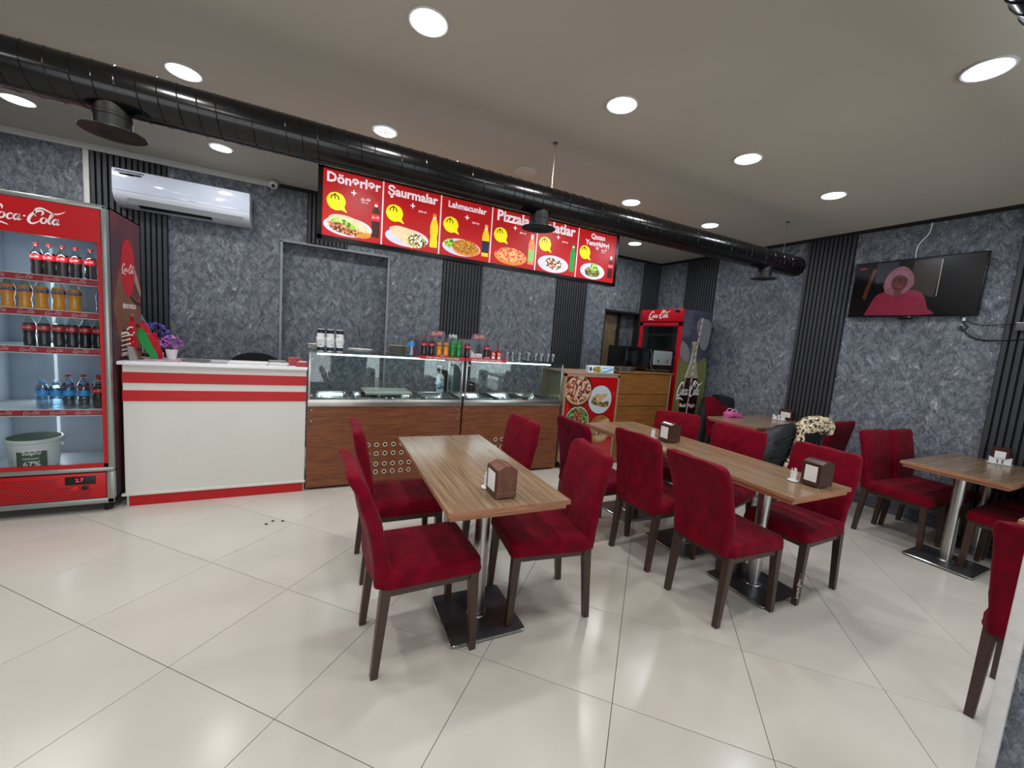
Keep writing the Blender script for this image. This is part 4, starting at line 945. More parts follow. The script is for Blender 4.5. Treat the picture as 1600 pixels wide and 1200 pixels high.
# ------------------------------------------------------------------ glazed display cases
def display_case(name, label, X0, W, holes, seed):
    t = thing(name, label, 'display case', (X0, 3.93, 0), 0, 'glass-fronted serving counters')
    obj('front_panel', MB().box(0, W, 0, .018, .025, .768, .001, 1), CASEW, t)
    obj('side_panel', MB().box(0, .018, .018, .62, .025, .768), CASEW, t); obj('side_panel', MB().box(W-.018, W, .018, .62, .025, .768), CASEW, t)
    obj('plinth', MB().box(.02, W-.02, .03, .6, 0, .03), BPLAS, t)
    obj('steel_band', MB().box(.002, W-.002, -.012, .02, .768, .832, .004), STEEL, t)
    wk = MB().box(.004, W-.004, .02, .07, .80, .828).box(.004, W-.004, .52, .64, .80, .828).box(.004, .05, .07, .52, .80, .828).box(W-.05, W-.004, .07, .52, .80, .828).box(.05, W-.05, .07, .52, .66, .67)
    obj('worktop', wk, STEEL, t)
    obj('front_glass', MB().box(.012, W-.012, -.004, .002, .832, 1.243), GLSC, t)
    for x in (.012, W-.018): obj('side_glass', MB().box(x, x+.006, .01, .42, .832, 1.243), GLSC, t)
    obj('top_glass', MB().box(.0, W, -.02, .47, 1.244, 1.252, .001, 1), GLSC, t)
    for x in (.006, W-.024):
        for y in (-.012, .44): obj('post', MB().box(x, x+.018, y, y+.014, .83, 1.244, .002), CHROME, t)
    for x in (.03, W-.03):
        for z in (1.19, .87): obj('glass_clamp', MB().torus((x, -.016, z), .009, .003, 'y', 14, 5).cyl((x, -.006, z), (x, -.02, z), .006, n=10), CHROME, t)
    obj('light_tube', MB().cyl((.07, .02, 1.234), (W*.86, .02, 1.234), .007, n=10), TUBE, t)
    l = area('case_lamp', (X0+W/2, 3.97, 1.225), W*.8, .03, 3.2, (.85, .95, 1)); 
    for x, z in ((.035, .735), (W-.035, .735), (.035, .635), (W-.035, .635)): obj('screw', MB().cyl((x, 0, z), (x, -.004, z), .006, n=10), CHROME, t)
    for i in range(6):
        for z in (.395, .308, .205, .128):
            gx = holes+i*.0785
            vr = obj('vent_ring', ringme, None, t, (gx, -.002, z)); obj('vent_hole', holeme, None, vr)
    return t
holeme = MB().cyl((0, 0.0005, 0), (0, .002, 0), .0135, n=14).mesh('vent_hole', SLATB)
ringme = MB().torus((0, 0, 0), .0172, .0048, 'y', 20, 6).mesh('vent_ring', mat('vent_ring_beige', (206, 192, 178), .35), 60)
display_case('display_case', 'left glass-fronted wood and steel display case beside the white counter', .008, 1.425, .52, 1)
display_case('display_case', 'right glass-fronted wood and steel display case beside the red food poster', 1.450, 1.20, .40, 2)
jn = obj('case_joint', MB().box(1.433, 1.450, 3.915, 4.5, .78, .835), RUBBER); tag(jn, 'black rubber block joining the two display cases', 'joint')
pan_me = MB()
def pan_mb(a, b, h):
    m = MB(); rings = []
    for z, s in ((-h, -.02), (-.004, 0), (.0, .004), (.003, .016), (.0, .018)):
        rings.append([(x, y, z) for x, y in rrect(a+s, b+s, .03, 4)])
    return m.loft(rings, True, False)
PANM = mat('pan_steel', (196, 198, 202), .2, 1)
pm = pan_mb(.14, .20, .10).mesh('food_pan', PANM, 40)
posn = ['leftmost', 'second', 'third', 'rightmost']
for k in range(4):
    o = bpy.data.objects.new('food_pan', pm); link(o); o.location = (.22+.335*k, 4.225, .832); tag(o, 'empty steel food pan in the left display case, %s of four' % posn[k], 'pan', 'steel pans in the display cases')
for k in range(3):
    o = bpy.data.objects.new('food_pan', pm); link(o); o.location = (1.68+.37*k, 4.225, .832); tag(o, 'empty steel food pan in the right display case, %s of three' % ('leftmost', 'middle', 'rightmost')[k], 'pan', 'steel pans in the display cases')
gl_lid = obj('pan_cover', MB().box(.5, .95, 4.03, 4.05, .86, .875).box(.5, .95, 4.05, 4.42, .872, .876), mat('grey_sheet', (150, 148, 142), .4)); tag(gl_lid, 'flat grey sheet lying over the middle pans of the left case', 'sheet')
# ------------------------------------------------------------------ things on the case tops
GZ = 1.2525
cupbody = MB().lathe([(.0255, 0), (.027, .003), (.037, .092), (.0385, .094), (.0385, .099), (.034, .099)], n=24).mesh('cup_body', WPLAS, 40)
cupband = MB().lathe([(.0277, .006), (.0309, .036), (.0312, .0385)], n=24, cap0=False, cap1=False).mesh('dark_band', mat('navy_band', (26, 30, 48), .4), 60)
cpt = MB()
for a in (0, 2.1, 4.2):
    for z in (.058,): cpt.loft([[(.0345*math.cos(a+d-1.57), .0345*math.sin(a+d-1.57), z), (.035*math.cos(a+d-1.57), .035*math.sin(a+d-1.57), z+.005)] for d in (-.3, -.1, .1, .3)], False, False, closed=False)
cpt = cpt.mesh('print_marks', mat('navy_band', (26, 30, 48), .4), 60)
for i, x in enumerate((.105, .182, .262)):
    for k, up in enumerate((0, 1)):
        t = thing('yoghurt_cup', 'white cup with dark band, %s of the %s stack on the left display case' % (('lower', 'upper inverted')[k], ('left', 'middle', 'right')[i]), 'cup', (x, 4.03+.004*i, GZ+(.2 if up else 0)), R(20*i+40*k), 'stacked yoghurt drink cups')
        if up: t.rotation_euler = (math.pi, 0, R(15*i))
        for nm, me in (('cup_body', cupbody), ('dark_band', cupband), ('print_marks', cpt)): obj(nm, me, None, t)
PLATE = mat('stoneware_plate', (150, 144, 132), .35, var=.1); PLW = mat('white_plate', (226, 224, 220), .3)
def plates(what, x, y, r, n, m_, dz=.013):
    me = MB().lathe([(r*.55, 0), (r*.6, .003), (r, .016), (r, .019), (r*.6, .008), (.0001, .007)], n=32, cap1=False).mesh('plate', m_, 40)
    for k in range(n):
        o = bpy.data.objects.new('plate', me); link(o); o.location = (x+.002*(k % 3), y-.002*(k % 2), GZ+k*dz)
        nth = 'bottom' if k == 0 else ('top' if k == n-1 else ('second', 'third', 'fourth', 'fifth')[k-1]+' from the bottom')
        tag(o, '%s, %s of its stack' % (what, nth), 'plate', what+'s')
plates('stacked grey-brown plate left of the water bottle', .825, 4.28, .105, 6, PLATE)
plates('pale flat plate at the middle of the left display case', .465, 4.27, .115, 2, PLW, .010)
plates('pale plate behind the yoghurt cups', .12, 4.30, .12, 4, PLW, .011)
bottle('water_tall', 'clear water bottle with blue cap left of the bottle rack', .915, 4.04, GZ, 'water bottles on the display case')
CR = 'on the left rack on the display case'
ACR = glass('smoky_acrylic', (176, 178, 190), .08)
ACRP = mat('acrylic_panel', (104, 106, 120), .25, alpha=.72)
def rack(label, xa, xb, nm):
    t = thing('bottle_rack', label, 'rack', (0, 0, 0), 0, 'red cola bottle racks')
    t.location = ((xa+xb)/2, 4.05, GZ); h = (xb-xa)/2
    obj('base', MB().box(-h, h, -.12, .10, 0.0005, .006, .001, 1), REDP, t)
    f = obj('front_strip', MB().box(-h, h, -.150, -.142, -.018, .018, .001, 1).loft([[(x, -.151, z) for x, z in ((-.045, .017), (.045, .017), (.035, .036), (-.035, .036))], [(x, -.143, z) for x, z in ((-.045, .017), (.045, .017), (.035, .036), (-.035, .036))]]).box(-h, h, -.143, -.119, .0005, .006), REDP, t)
    lettering(f, 'SƏRİN YEMƏKLƏRLƏ DAHA DADLI', .021, WINK, (0, -.1515, -.002), bold=.0004)
    logo(f, .05, WINK, (0, -.1525, .026))
    obj('side_strip', MB().box(-h, -h+.005, .085, .1, .006, .20).box(h-.005, h, .085, .1, .006, .20), REDP, t)
    b = obj('back_panel', MB().box(-h, h, .096, .10, .006, .20), ACRP, t)
    hp = obj('header_tab', MB().loft([[(x, y, z) for x, z in ((-.10, .2), (.10, .2), (.075, .265), (-.075, .265))] for y in (.095, .101)]), ACRP, t)
    logo(hp, .115, WINK, (0, .0945, .236)); lg = obj('tab_backing', MB().poly([(-.066, .212), (.062, .212), (.062, .258), (-.066, .258)], .0948, .0002), mat('tab_red', (200, 90, 96), .5), hp, smooth=0)
    return t
rack('left red bottle rack holding six soda bottles on the display case', .968, 1.428, 'left'); rack('right red bottle rack with two cola bottles and two red packs', 1.436, 1.90, 'right')
bz = GZ+.0065
for k, (x, kd, wh) in enumerate(((1.035, 'cola_small', 'cola bottle, leftmost'), (1.110, 'cola_small', 'cola bottle, second from the left'), (1.192, 'fizz_small', 'orange soda bottle, left one'), (1.262, 'fizz_small', 'orange soda bottle, right one'), (1.333, 'lime', 'green soda bottle, left one'), (1.398, 'lime', 'green soda bottle, right one'))):
    bottle(kd, wh+' '+CR, x, 4.03, bz, 'soda bottles on the racks')
bottle('cola_small', 'cola bottle at the left end of the right rack', 1.492, 4.03, bz, 'soda bottles on the racks')
bottle('cola_small', 'cola bottle right of the gap on the right rack, beside red packs', 1.71, 4.03, bz, 'soda bottles on the racks')
for k, x in enumerate((1.785, 1.852)):
    t = thing('drink_pack', 'small red and white drink pack, %s on the right rack' % ('left one', 'right one')[k], 'pack', (x, 4.02, bz), 0, 'small red packs')
    obj('pack_body', MB().box(-.026, .026, -.018, .018, 0, .092, .002), REDP, t)
    obj('pack_print', MB().box(-.018, .018, -.0188, -.018, .006, .036).box(-.012, .02, -.0188, -.018, .048, .058).box(-.016, .010, -.0188, -.018, .064, .072), WINK, t)
cs = thing('cutlery_cup', 'cup of white plastic forks and napkins behind the green bottles', 'cup', (1.405, 4.24, GZ))
obj('cup', MB().lathe([(.04, 0), (.05, .12), (.048, .12), (.04, .02)], n=20), WPLAS, cs)
m = MB(); random.seed(6)
for k in range(14):
    a = random.random()*6.28; r_ = .03*random.random(); tx = 1.8*r_*math.cos(a)
    m.tube([(r_*math.cos(a), r_*math.sin(a), .05), (tx, 1.8*r_*math.sin(a), .20+.05*random.random())], .004, 5)
    m.box(tx-.010, tx+.010, -.004+.03*math.sin(a), .0+.03*math.sin(a), .19, .235)
o = obj('forks', m, WPLAS, cs); o['kind'] = 'stuff'
np_ = thing('paper_napkins', 'folded white paper napkins lying on the right bottle rack', 'napkins', (1.60, 4.08, bz))
obj('folded_napkin', MB().loft([[(-.06, y, 0), (.07, y, 0), (.07, y, .012), (.0, y, .03), (-.05, y, .085)] for y in (-.03, .045)]), PAPER, np_)
obj('folded_napkin', MB().box(.0, .07, -.045, .03, .0, .05, .004), PAPER, np_)
tr_ = obj('serving_tray', MB().box(2.20, 2.60, 3.94, 4.16, GZ, GZ+.010, .003), BPLAS); tag(tr_, 'black tray under the row of drinking glasses', 'tray')
gme = MB().lathe([(.024, 0), (.031, .092), (.0295, .092), (.023, .008), (.0001, .007)], n=18, cap1=False).mesh('drinking_glass', glass('tumbler_glass', (243, 246, 247), .2), 40)
for k, x in enumerate((1.965, 2.04, 2.115, 2.24, 2.325, 2.41, 2.485, 2.565)):
    o = bpy.data.objects.new('drinking_glass', gme); link(o); o.location = (x, 4.02+.02*(k % 2), GZ+(.0105 if k > 2 else 0)); tag(o, 'clear drinking glass on the right display case, %s of eight' % (ORDN[k] if k < 7 else 'rightmost'), 'glass', 'drinking glasses on the display case')
sb_ = thing('soap_bottle', 'white pump bottle with green and blue label behind the left display case', 'bottle', (1.365, 4.50, .829))
obj('bottle_body', MB().loft([[(x, y, z) for x, y in rrect(.04*s, .025*s, .015*s, 4)] for z, s in ((0, .95), (.01, 1), (.17, 1), (.20, .6), (.21, .3), (.24, .3))]), WPLAS, sb_)
obj('pump', MB().cyl((0, 0, .24), (0, 0, .29), .006, n=8).box(-.045, .01, -.008, .008, .285, .30, .003), WPLAS, sb_)
obj('label', MB().box(-.036, .036, -.0265, -.0255, .03, .15), ramp_mat('soap_label', [(40, 150, 90), (60, 120, 190), (230, 236, 230), (200, 90, 60)], 28, .4), sb_)

# ------------------------------------------------------------------ red poster cabinet
PB = thing('poster_cabinet', 'narrow cabinet with a framed red poster of four round food pictures', 'cabinet', (3.09, 3.93, 0))
TAN = wood('cabinet_beige', (164, 136, 112), (140, 112, 90), (1, 1, 6), .4, 8)
obj('body', MB().box(-.39, .40, .02, .56, .05, 1.145), TAN, PB)
obj('top', MB().box(-.405, .41, -.01, .58, 1.145, 1.163, .003), TAN, PB)
obj('poster_frame', MB().box(-.405, -.38, -.005, .02, .055, 1.145).box(.385, .41, -.005, .02, .055, 1.145).box(-.405, .41, -.005, .02, 1.115, 1.145).box(-.405, .41, -.005, .02, .055, .085), TAN, PB)
ps_ = obj('poster', MB().box(-.38, .385, .004, .02, .085, 1.115), mat('poster_red', (206, 10, 20), .3, coat=.3), PB)
for x in (-.36, .37): obj('foot', MB().lathe([(.02, 0), (.016, .05)], (x, .05, 0), 10), BPLAS, PB)
PIZ = ramp_mat('pizza_print', [(120, 40, 34), (206, 120, 84), (236, 206, 180), (190, 84, 60), (240, 214, 190), (90, 50, 40), (226, 170, 130)], 42, .4, kind='voronoi')
TAC = ramp_mat('taco_fill', [(70, 90, 40), (150, 60, 40), (214, 190, 120), (110, 130, 50), (190, 90, 50)], 60, .4, kind='voronoi')
SAL = ramp_mat('salad_print', [(40, 104, 40), (96, 160, 60), (160, 200, 100), (50, 120, 50)], 30, .4, kind='voronoi')
MEA = ramp_mat('meat_print', [(110, 50, 34), (180, 96, 66), (206, 130, 96), (140, 70, 50)], 55, .4, kind='voronoi')
BREADP = mat('bread_print', (224, 184, 128), .4, var=.12, vs=20); DARKR = mat('print_black', (22, 16, 16), .4); PALE = mat('print_pale', (222, 232, 238), .4, var=.04)
CHO = ramp_mat('filling_print', [(50, 34, 30), (226, 214, 190), (90, 60, 44), (160, 110, 70)], 60, .4, kind='voronoi')
def flat(n, P, y, m_, par, th=.0005): return obj(n, MB().poly(P, y, th), m_, par, smooth=0)
for nm, cx, cz, r, base in (('pizza_picture', -.198, .945, .200, DARKR), ('taco_picture', .143, .838, .176, PALE), ('kebab_picture', -.175, .585, .170, PALE), ('sandwich_picture', .185, .470, .176, mat('print_amber', (190, 120, 60), .4, var=.2, vs=8))):
    q = flat(nm, ell(cx, cz, r+.008, r+.008, 40), .004, DARKR, ps_)
    flat('picture_ground', ell(cx, cz, r, r, 40), .0034, base, q)
    if nm == 'pizza_picture':
        flat('picture_board', ell(cx, cz-.02, r*.97, r*.90, 36), .0031, mat('print_brown', (110, 44, 34), .4), q)
        flat('picture_crust', ell(cx, cz+.006, r*.95, r*.88, 36), .0028, BREADP, q); flat('picture_pizza', ell(cx, cz+.018, r*.88, r*.80, 36), .0022, PIZ, q)
    elif nm == 'taco_picture':
        for k, (dx, dz, w_, hh, an) in enumerate(((-.055, .01, .085, .055, .5), (.035, -.0, .10, .055, .7))):
            P = [(cx+dx+w_*math.cos(t)*math.cos(an)-hh*math.sin(t)*math.sin(an), cz+dz+w_*math.cos(t)*math.sin(an)+hh*math.sin(t)*math.cos(an)) for t in [math.pi*i/12 for i in range(13)]]
            flat('picture_tortilla', P, .0030-.0006*k, BREADP, q)
        flat('picture_filling', spline([(cx-.14, cz-.03), (cx-.10, cz+.03), (cx-.03, cz-.02), (cx+.04, cz-.03), (cx+.13, cz-.02), (cx+.12, cz-.09), (cx+.0, cz-.085), (cx-.1, cz-.06), (cx-.14, cz-.03)], 5), .0020, TAC, q)
    elif nm == 'kebab_picture':
        flat('picture_salad', ell(cx, cz+.01, r*.93, r*.86, 34), .0030, SAL, q); flat('picture_meat', spline([(cx-.05, cz+.12), (cx+.05, cz+.12), (cx+.07, cz), (cx+.05, cz-.1), (cx-.06, cz-.1), (cx-.06, cz), (cx-.05, cz+.12)], 4), .0024, MEA, q)
    else:
        flat('picture_bread', spline([(cx-.15, cz-.02), (cx-.05, cz+.08), (cx+.10, cz+.13), (cx+.14, cz+.08), (cx+.05, cz+.0), (cx-.15, cz-.02)], 5), .0030, BREADP, q)
        flat('picture_filling', spline([(cx-.13, cz-.04), (cx+.0, cz+.02), (cx+.14, cz+.07), (cx+.15, cz-.02), (cx+.02, cz-.08), (cx-.13, cz-.04)], 5), .0024, CHO, q)
        flat('picture_lower_bread', spline([(cx-.10, cz-.10), (cx+.03, cz-.06), (cx+.13, cz-.04), (cx+.10, cz-.12), (cx, cz-.15), (cx-.10, cz-.10)], 5), .0026, BREADP, q)
obj('poster_glass', MB().box(-.38, .385, -.001, .001, .085, 1.115), glass('poster_glass', (250, 250, 250), .05), PB)
bx = thing('foil_box', 'long blue and white cling film box with a food picture on the poster cabinet', 'box', (3.235, 4.0, 1.1635))
obj('carton', MB().box(-.195, .195, -.03, .03, 0, .088, .002), mat('carton_pale', (214, 228, 236), .4), bx)
flat('food_picture', spline([(-.11, .006), (-.135, .04), (-.10, .075), (-.05, .08), (-.01, .06), (-.02, .01), (-.11, .006)], 4), -.0302, ramp_mat('carton_food', [(206, 110, 40), (90, 140, 60), (230, 190, 60), (180, 60, 40), (120, 160, 80)], 55, .4, kind='voronoi'), bx)
flat('blue_swoosh', spline([(.0, .02), (.08, .03), (.18, .065), (.19, .05), (.09, .012), (.0, .004), (.0, .02)], 4), -.0302, mat('carton_blue', (80, 170, 210), .4), bx)
flat('blue_swoosh', spline([(.01, .06), (.1, .07), (.18, .08), (.1, .062), (.01, .05), (.01, .06)], 4), -.0302, mat('carton_blue', (80, 170, 210), .4), bx)
flat('round_mark', ell(-.165, .045, .02, .026, 20), -.0302, mat('carton_mark', (60, 70, 120), .4), bx)
# ------------------------------------------------------------------ drawer cabinet with mini oven
DC = thing('drawer_cabinet', 'light walnut cabinet with three wide drawers beside the red fridge', 'cabinet', (3.96, 3.95, 0))
obj('body', MB().box(-.455, .455, .02, .50, .0, 1.18), CABW, DC)
obj('top', MB().box(-.47, .50, -.012, .55, 1.18, 1.20, .002), CABW, DC)
for a, b in ((.912, 1.172), (.752, .902), (.36, .742), (.03, .35)): obj('drawer_front', MB().box(-.452, .44, 0, .02, a, b, .0015, 1), CABW, DC)
obj('side_edge', MB().box(.445, .465, .0, .50, .0, 1.18), TAN, DC)
OV = thing('mini_oven', 'black mini oven with a grey panel and two knobs on the drawer cabinet', 'oven', (4.155, 4.12, 1.201))
obj('body', MB().box(-.42, .42, 0, .36, .02, .318, .004), BLK, OV)
obj('oven_door', MB().box(-.415, -.02, -.012, 0, .03, .305, .004), mat('oven_glass', (6, 7, 12), .08, coat=.6), OV)
cp = obj('control_panel', MB().box(.06, .41, -.014, 0, .095, .29, .003), mat('oven_grey', (150, 160, 158), .4, .3), OV)
for x in (.15, .32): obj('knob', MB().lathe([(.020, 0), (.018, .014), (.0001, .015)], n=18, cap1=False), CHROME, cp, (x, -.014, .155)); kids(cp)[-1].rotation_euler = (R(90), 0, 0)
obj('door_handle', MB().cyl((-.38, -.03, .285), (-.06, -.03, .285), .006, n=8).cyl((-.37, 0, .285), (-.37, -.03, .285), .005, n=8).cyl((-.07, 0, .285), (-.07, -.03, .285), .005, n=8), BLK, OV)
obj('base_rail', MB().box(-.06, .40, -.012, .02, .018, .028), CHROME, OV)
obj('wire', MB().tube(spline([(0, -.006, .30), (.03, -.012, .22), (.015, -.014, .12), (.04, -.02, .05), (.10, -.02, .0)], 6), .004, 6), mat('wire_grey', (120, 120, 110), .5), OV)
for x in (-.38, .38): obj('foot', MB().lathe([(.014, 0), (.014, .022)], (x, .04, 0), 10).lathe([(.014, 0), (.014, .022)], (x, .32, 0), 10), RUBBER, OV)
tb = obj('plastic_tray', MB().loft([[(x, y, z) for x, y in rrect(.14*s, .06*s, .02, 4)] for z, s in ((0, .8), (.05, 1), (.052, 1.06), (.055, 1.0), (.004, .78))]), glass('cloudy_plastic', (196, 200, 204), .3, .3), None, (3.63, 3.995, 1.201), smooth=40); tag(tb, 'empty cloudy plastic food tray left of the mini oven', 'tray')

# ------------------------------------------------------------------ red cola fridge
F2 = thing('drinks_fridge', 'tall red cola fridge with printed bottle side at the back right', 'fridge', (4.92, 4.45, 0), R(-90))
FR2 = mat('fridge_red', (176, 10, 28), .3, coat=.3); SH2 = mat('fridge_dark_liner', (58, 66, 66), .5)
obj('cabinet', MB().box(-.40, -.37, -.26, .30, .06, 2.09).box(.37, .40, -.26, .30, .06, 2.09).box(-.4, .4, .27, .30, .06, 2.09).box(-.4, .4, -.26, .30, 2.03, 2.09).box(-.4, .4, -.26, .30, .06, .30), SH2, F2)
hh = obj('header', MB().box(-.40, .40, -.31, -.26, 1.915, 2.095, .006), FR2, F2)
logo(hh, .40, WINK, (-.03, -.311, 2.005)); obj('display', MB().box(.27, .345, -.315, -.308, 2.045, 2.08, .002), BPLAS, hh)
obj('door_frame', MB().box(-.40, -.345, -.30, -.26, .30, 1.905, .004).box(.335, .40, -.30, -.26, .30, 1.905, .004).box(-.4, .4, -.30, -.26, 1.85, 1.905, .004).box(-.4, .4, -.30, -.26, .30, .36, .004), FR2, F2)
obj('door_glass', MB().box(-.345, .335, -.285, -.28, .36, 1.85), GLSD, F2)
obj('door_lock', MB().cyl((0, -.30, 1.885), (0, -.305, 1.885), .008, n=12), CHROME, F2)
obj('kick_panel', MB().box(-.40, .40, -.30, -.26, .06, .29, .004), FR2, F2)
for z in (.7, 1.05, 1.40, 1.72):
    wm = MB()
    for k in range(12): wm.cyl((-.34+k*.062, -.22, z), (-.34+k*.062, .25, z), .002, n=5)
    wm.cyl((-.36, -.22, z), (.36, -.22, z), .005, n=8).cyl((-.36, -.22, z+.025), (.36, -.22, z+.025), .004, n=8)
    obj('wire_shelf', wm, CHROME, F2)
obj('inner_upright', MB().box(-.33, -.31, -.20, -.18, .35, 1.9), CHROME, F2)
for a in (-1, 1):
    for b in (-.2, .22): obj('foot', MB().lathe([(.022, 0), (.02, .062)], (a*.34, b, 0), 10), RUBBER, F2)
s2 = obj('side_print', MB().box(-.28, .30, -.0002, .001, .07, 2.09), ramp_mat('blur_print', [(46, 42, 62), (66, 66, 84), (100, 104, 110)], 2.6, .35), F2, (.40, 0, 0), R(90))
q2 = lambda n, P, m_, y: obj(n, MB().poly(P, y, .0004), m_, s2, smooth=0)
q2('blurred_field', spline([(-.28, .07), (-.28, 1.42), (-.1, 1.34), (.1, 1.36), (.30, 1.34), (.30, .07)], 4)+[(.30, .07), (-.28, .07)], mat('print_olive', (104, 106, 58), .4, var=.12, vs=4), -.0003)
q2('blurred_light', spline([(.06, 2.0), (.28, 1.95), (.29, 1.7), (.22, 1.55), (.1, 1.62), (.0, 1.9), (.06, 2.0)], 5), mat('print_grey', (120, 122, 124), .4, var=.1, vs=4), -.0006)
q2('blurred_light', spline([(-.27, 1.66), (-.15, 1.60), (-.08, 1.48), (-.12, 1.36), (-.27, 1.46), (-.27, 1.66)], 5), mat('print_grey2', (128, 118, 122), .4, var=.1, vs=4), -.0006)
def half(P): return [(x, z) for x, z in P]+[(-x, z) for x, z in reversed(P)]
BO = half([(.05, 1.66), (.056, 1.62), (.052, 1.60), (.058, 1.42), (.09, 1.28), (.15, 1.12), (.195, .95), (.20, .80), (.18, .60), (.19, .30)])
q2('bottle_glass', [(x+.01, z) for x, z in BO], mat('print_glass', (150, 146, 120), .3, var=.25, vs=8), -.0010)
LQ = half([(.142, 1.14), (.185, .95), (.19, .80), (.17, .60), (.18, .30)])
q2('bottle_cola', [(x+.01, z) for x, z in LQ], mat('print_cola', (44, 16, 16), .3, var=.3, vs=12), -.0014)
q2('bottle_lip', [(x+.01, z) for x, z in half([(.062, 1.655), (.062, 1.615)])], mat('print_lip', (170, 160, 130), .3), -.0014)
sm_ = MB().stroke([(.0, .62), (.02, 1.10), (.035, 1.40), (.06, 1.66), (.095, 2.0)], .024, -.0018, .0004, 6); obj('straw', sm_, mat('print_straw', (200, 190, 188), .4), s2, smooth=0)
ss = MB()
for k in range(13):
    z = .75+k*.095; x = .004+.028*((z-.62)/.8)+(.03*max(0, (z-1.5)/.5)); ss.stroke([(x-.014, z), (x+.016, z+.045)], .016, -.0024, .0003, 2)
obj('straw_stripes', ss, mat('print_stripe', (150, 24, 34), .4), s2, smooth=0)
gl = MB().stroke([(-.036, 1.5), (-.04, 1.38), (-.10, 1.16), (-.13, .95)], .012, -.0024, .0003, 6); obj('glass_highlight', gl, mat('print_high', (214, 214, 190), .3), s2, smooth=0)
l2 = script_logo(.50).mesh('script_lettering', WINK, 0); o = obj('script_lettering', l2, None, s2, (-.005, -.0028, .955)); o.scale = (1, 1, 1.6)
lettering(s2, 'Real Magic', .075, WINK, (.0, -.0026, .74), bold=.001)

# ------------------------------------------------------------------ backlit menu board
MBX0, MBX1, MBZ0, MBZ1 = .055, 3.572, 2.278, 2.932
MN = thing('menu_board', 'long backlit red menu board with six food panels hanging above the display cases', 'menu board', (0, 4.30, 0))
obj('frame', MB().box(MBX0, MBX1, 0, .10, MBZ0, MBZ1, .004), BLK, MN)
obj('frame_edge', MB().box(MBX0, MBX1, -.012, 0, MBZ1-.028, MBZ1).box(MBX0, MBX1, -.012, 0, MBZ0, MBZ0+.036).box(MBX0, MBX0+.040, -.012, 0, MBZ0, MBZ1).box(MBX1-.040, MBX1, -.012, 0, MBZ0, MBZ1), BLK, MN)
for x in (.5, 1.8, 3.1): obj('hanger', MB().box(x-.01, x+.01, .04, .06, MBZ1, H-.001), STEELD, MN)
EM = .6
def pm_(n, col, var=0, vs=10): return mat('lit_%s' % n, col, .35, emit=EM, var=var, vs=vs)
LRD = pm_('red', (176, 20, 24), .14, 3.5); LW = pm_('white', (232, 228, 236)); LY = pm_('yellow', (244, 232, 20)); LPL = pm_('plate', (206, 206, 226)); LBK = pm_('ink', (30, 26, 20))
LBR = pm_('bread', (226, 200, 160), .15, 30); LCR = pm_('crust', (214, 140, 50), .15, 20); LGR = ramp_mat('lit_greens', [(60, 120, 40), (150, 200, 60), (206, 226, 130), (70, 130, 50)], 50, .4, 'voronoi', EM)
LMT = ramp_mat('lit_meat', [(96, 44, 26), (186, 110, 66), (220, 160, 110), (130, 70, 44)], 60, .4, 'voronoi', EM)
LFL = ramp_mat('lit_filling', [(110, 60, 50), (240, 236, 220), (140, 180, 70), (90, 40, 30), (226, 210, 170), (170, 70, 60)], 75, .4, 'voronoi', EM)
LLH = ramp_mat('lit_lahmacun', [(130, 80, 20), (196, 130, 36), (214, 150, 50), (160, 90, 26)], 90, .4, 'voronoi', EM)
LPZ = ramp_mat('lit_pizza', [(196, 60, 36), (236, 170, 110), (220, 110, 66), (240, 200, 140), (180, 50, 34)], 60, .4, 'voronoi', EM)
LSD = ramp_mat('lit_salad', [(236, 230, 220), (60, 60, 36), (196, 60, 50), (90, 130, 60), (240, 236, 226), (110, 60, 50)], 60, .4, 'voronoi', EM)
LDM = ramp_mat('lit_dolma', [(66, 70, 30), (110, 110, 50), (150, 150, 80), (40, 44, 22)], 34, .4, 'voronoi', EM)
titles = (('Dönərlər', .475), ('Şaurmalar', .50), ('Lahmacunlar', .43), ('Pizzalar', .47), ('Salatlar', .47), ('Qazan\nYeməkləri', .37))
edges = [.096, .625, 1.203, 1.781, 2.359, 2.937, 3.531]
def sil(cx, z0_, h, r, kind): 
    P = tube_prof(r, h, kind); return [(cx+x, z0_+z) for x, z in P]+[(cx-x, z0_+z) for x, z in reversed(P)]
def fit(parent, body, wd, m_, loc, bold):
    me = text(body, .1, bold); xs = [v.co.x for v in me.vertices]; k = wd/(max(xs)-min(xs)); me.transform(Matrix.Diagonal((k, 1, k, 1))); me.materials.clear(); me.materials.append(m_)
    me.name = 'lettering'; o = bpy.data.objects.new('lettering', me); o.location = loc; return link(o, parent)
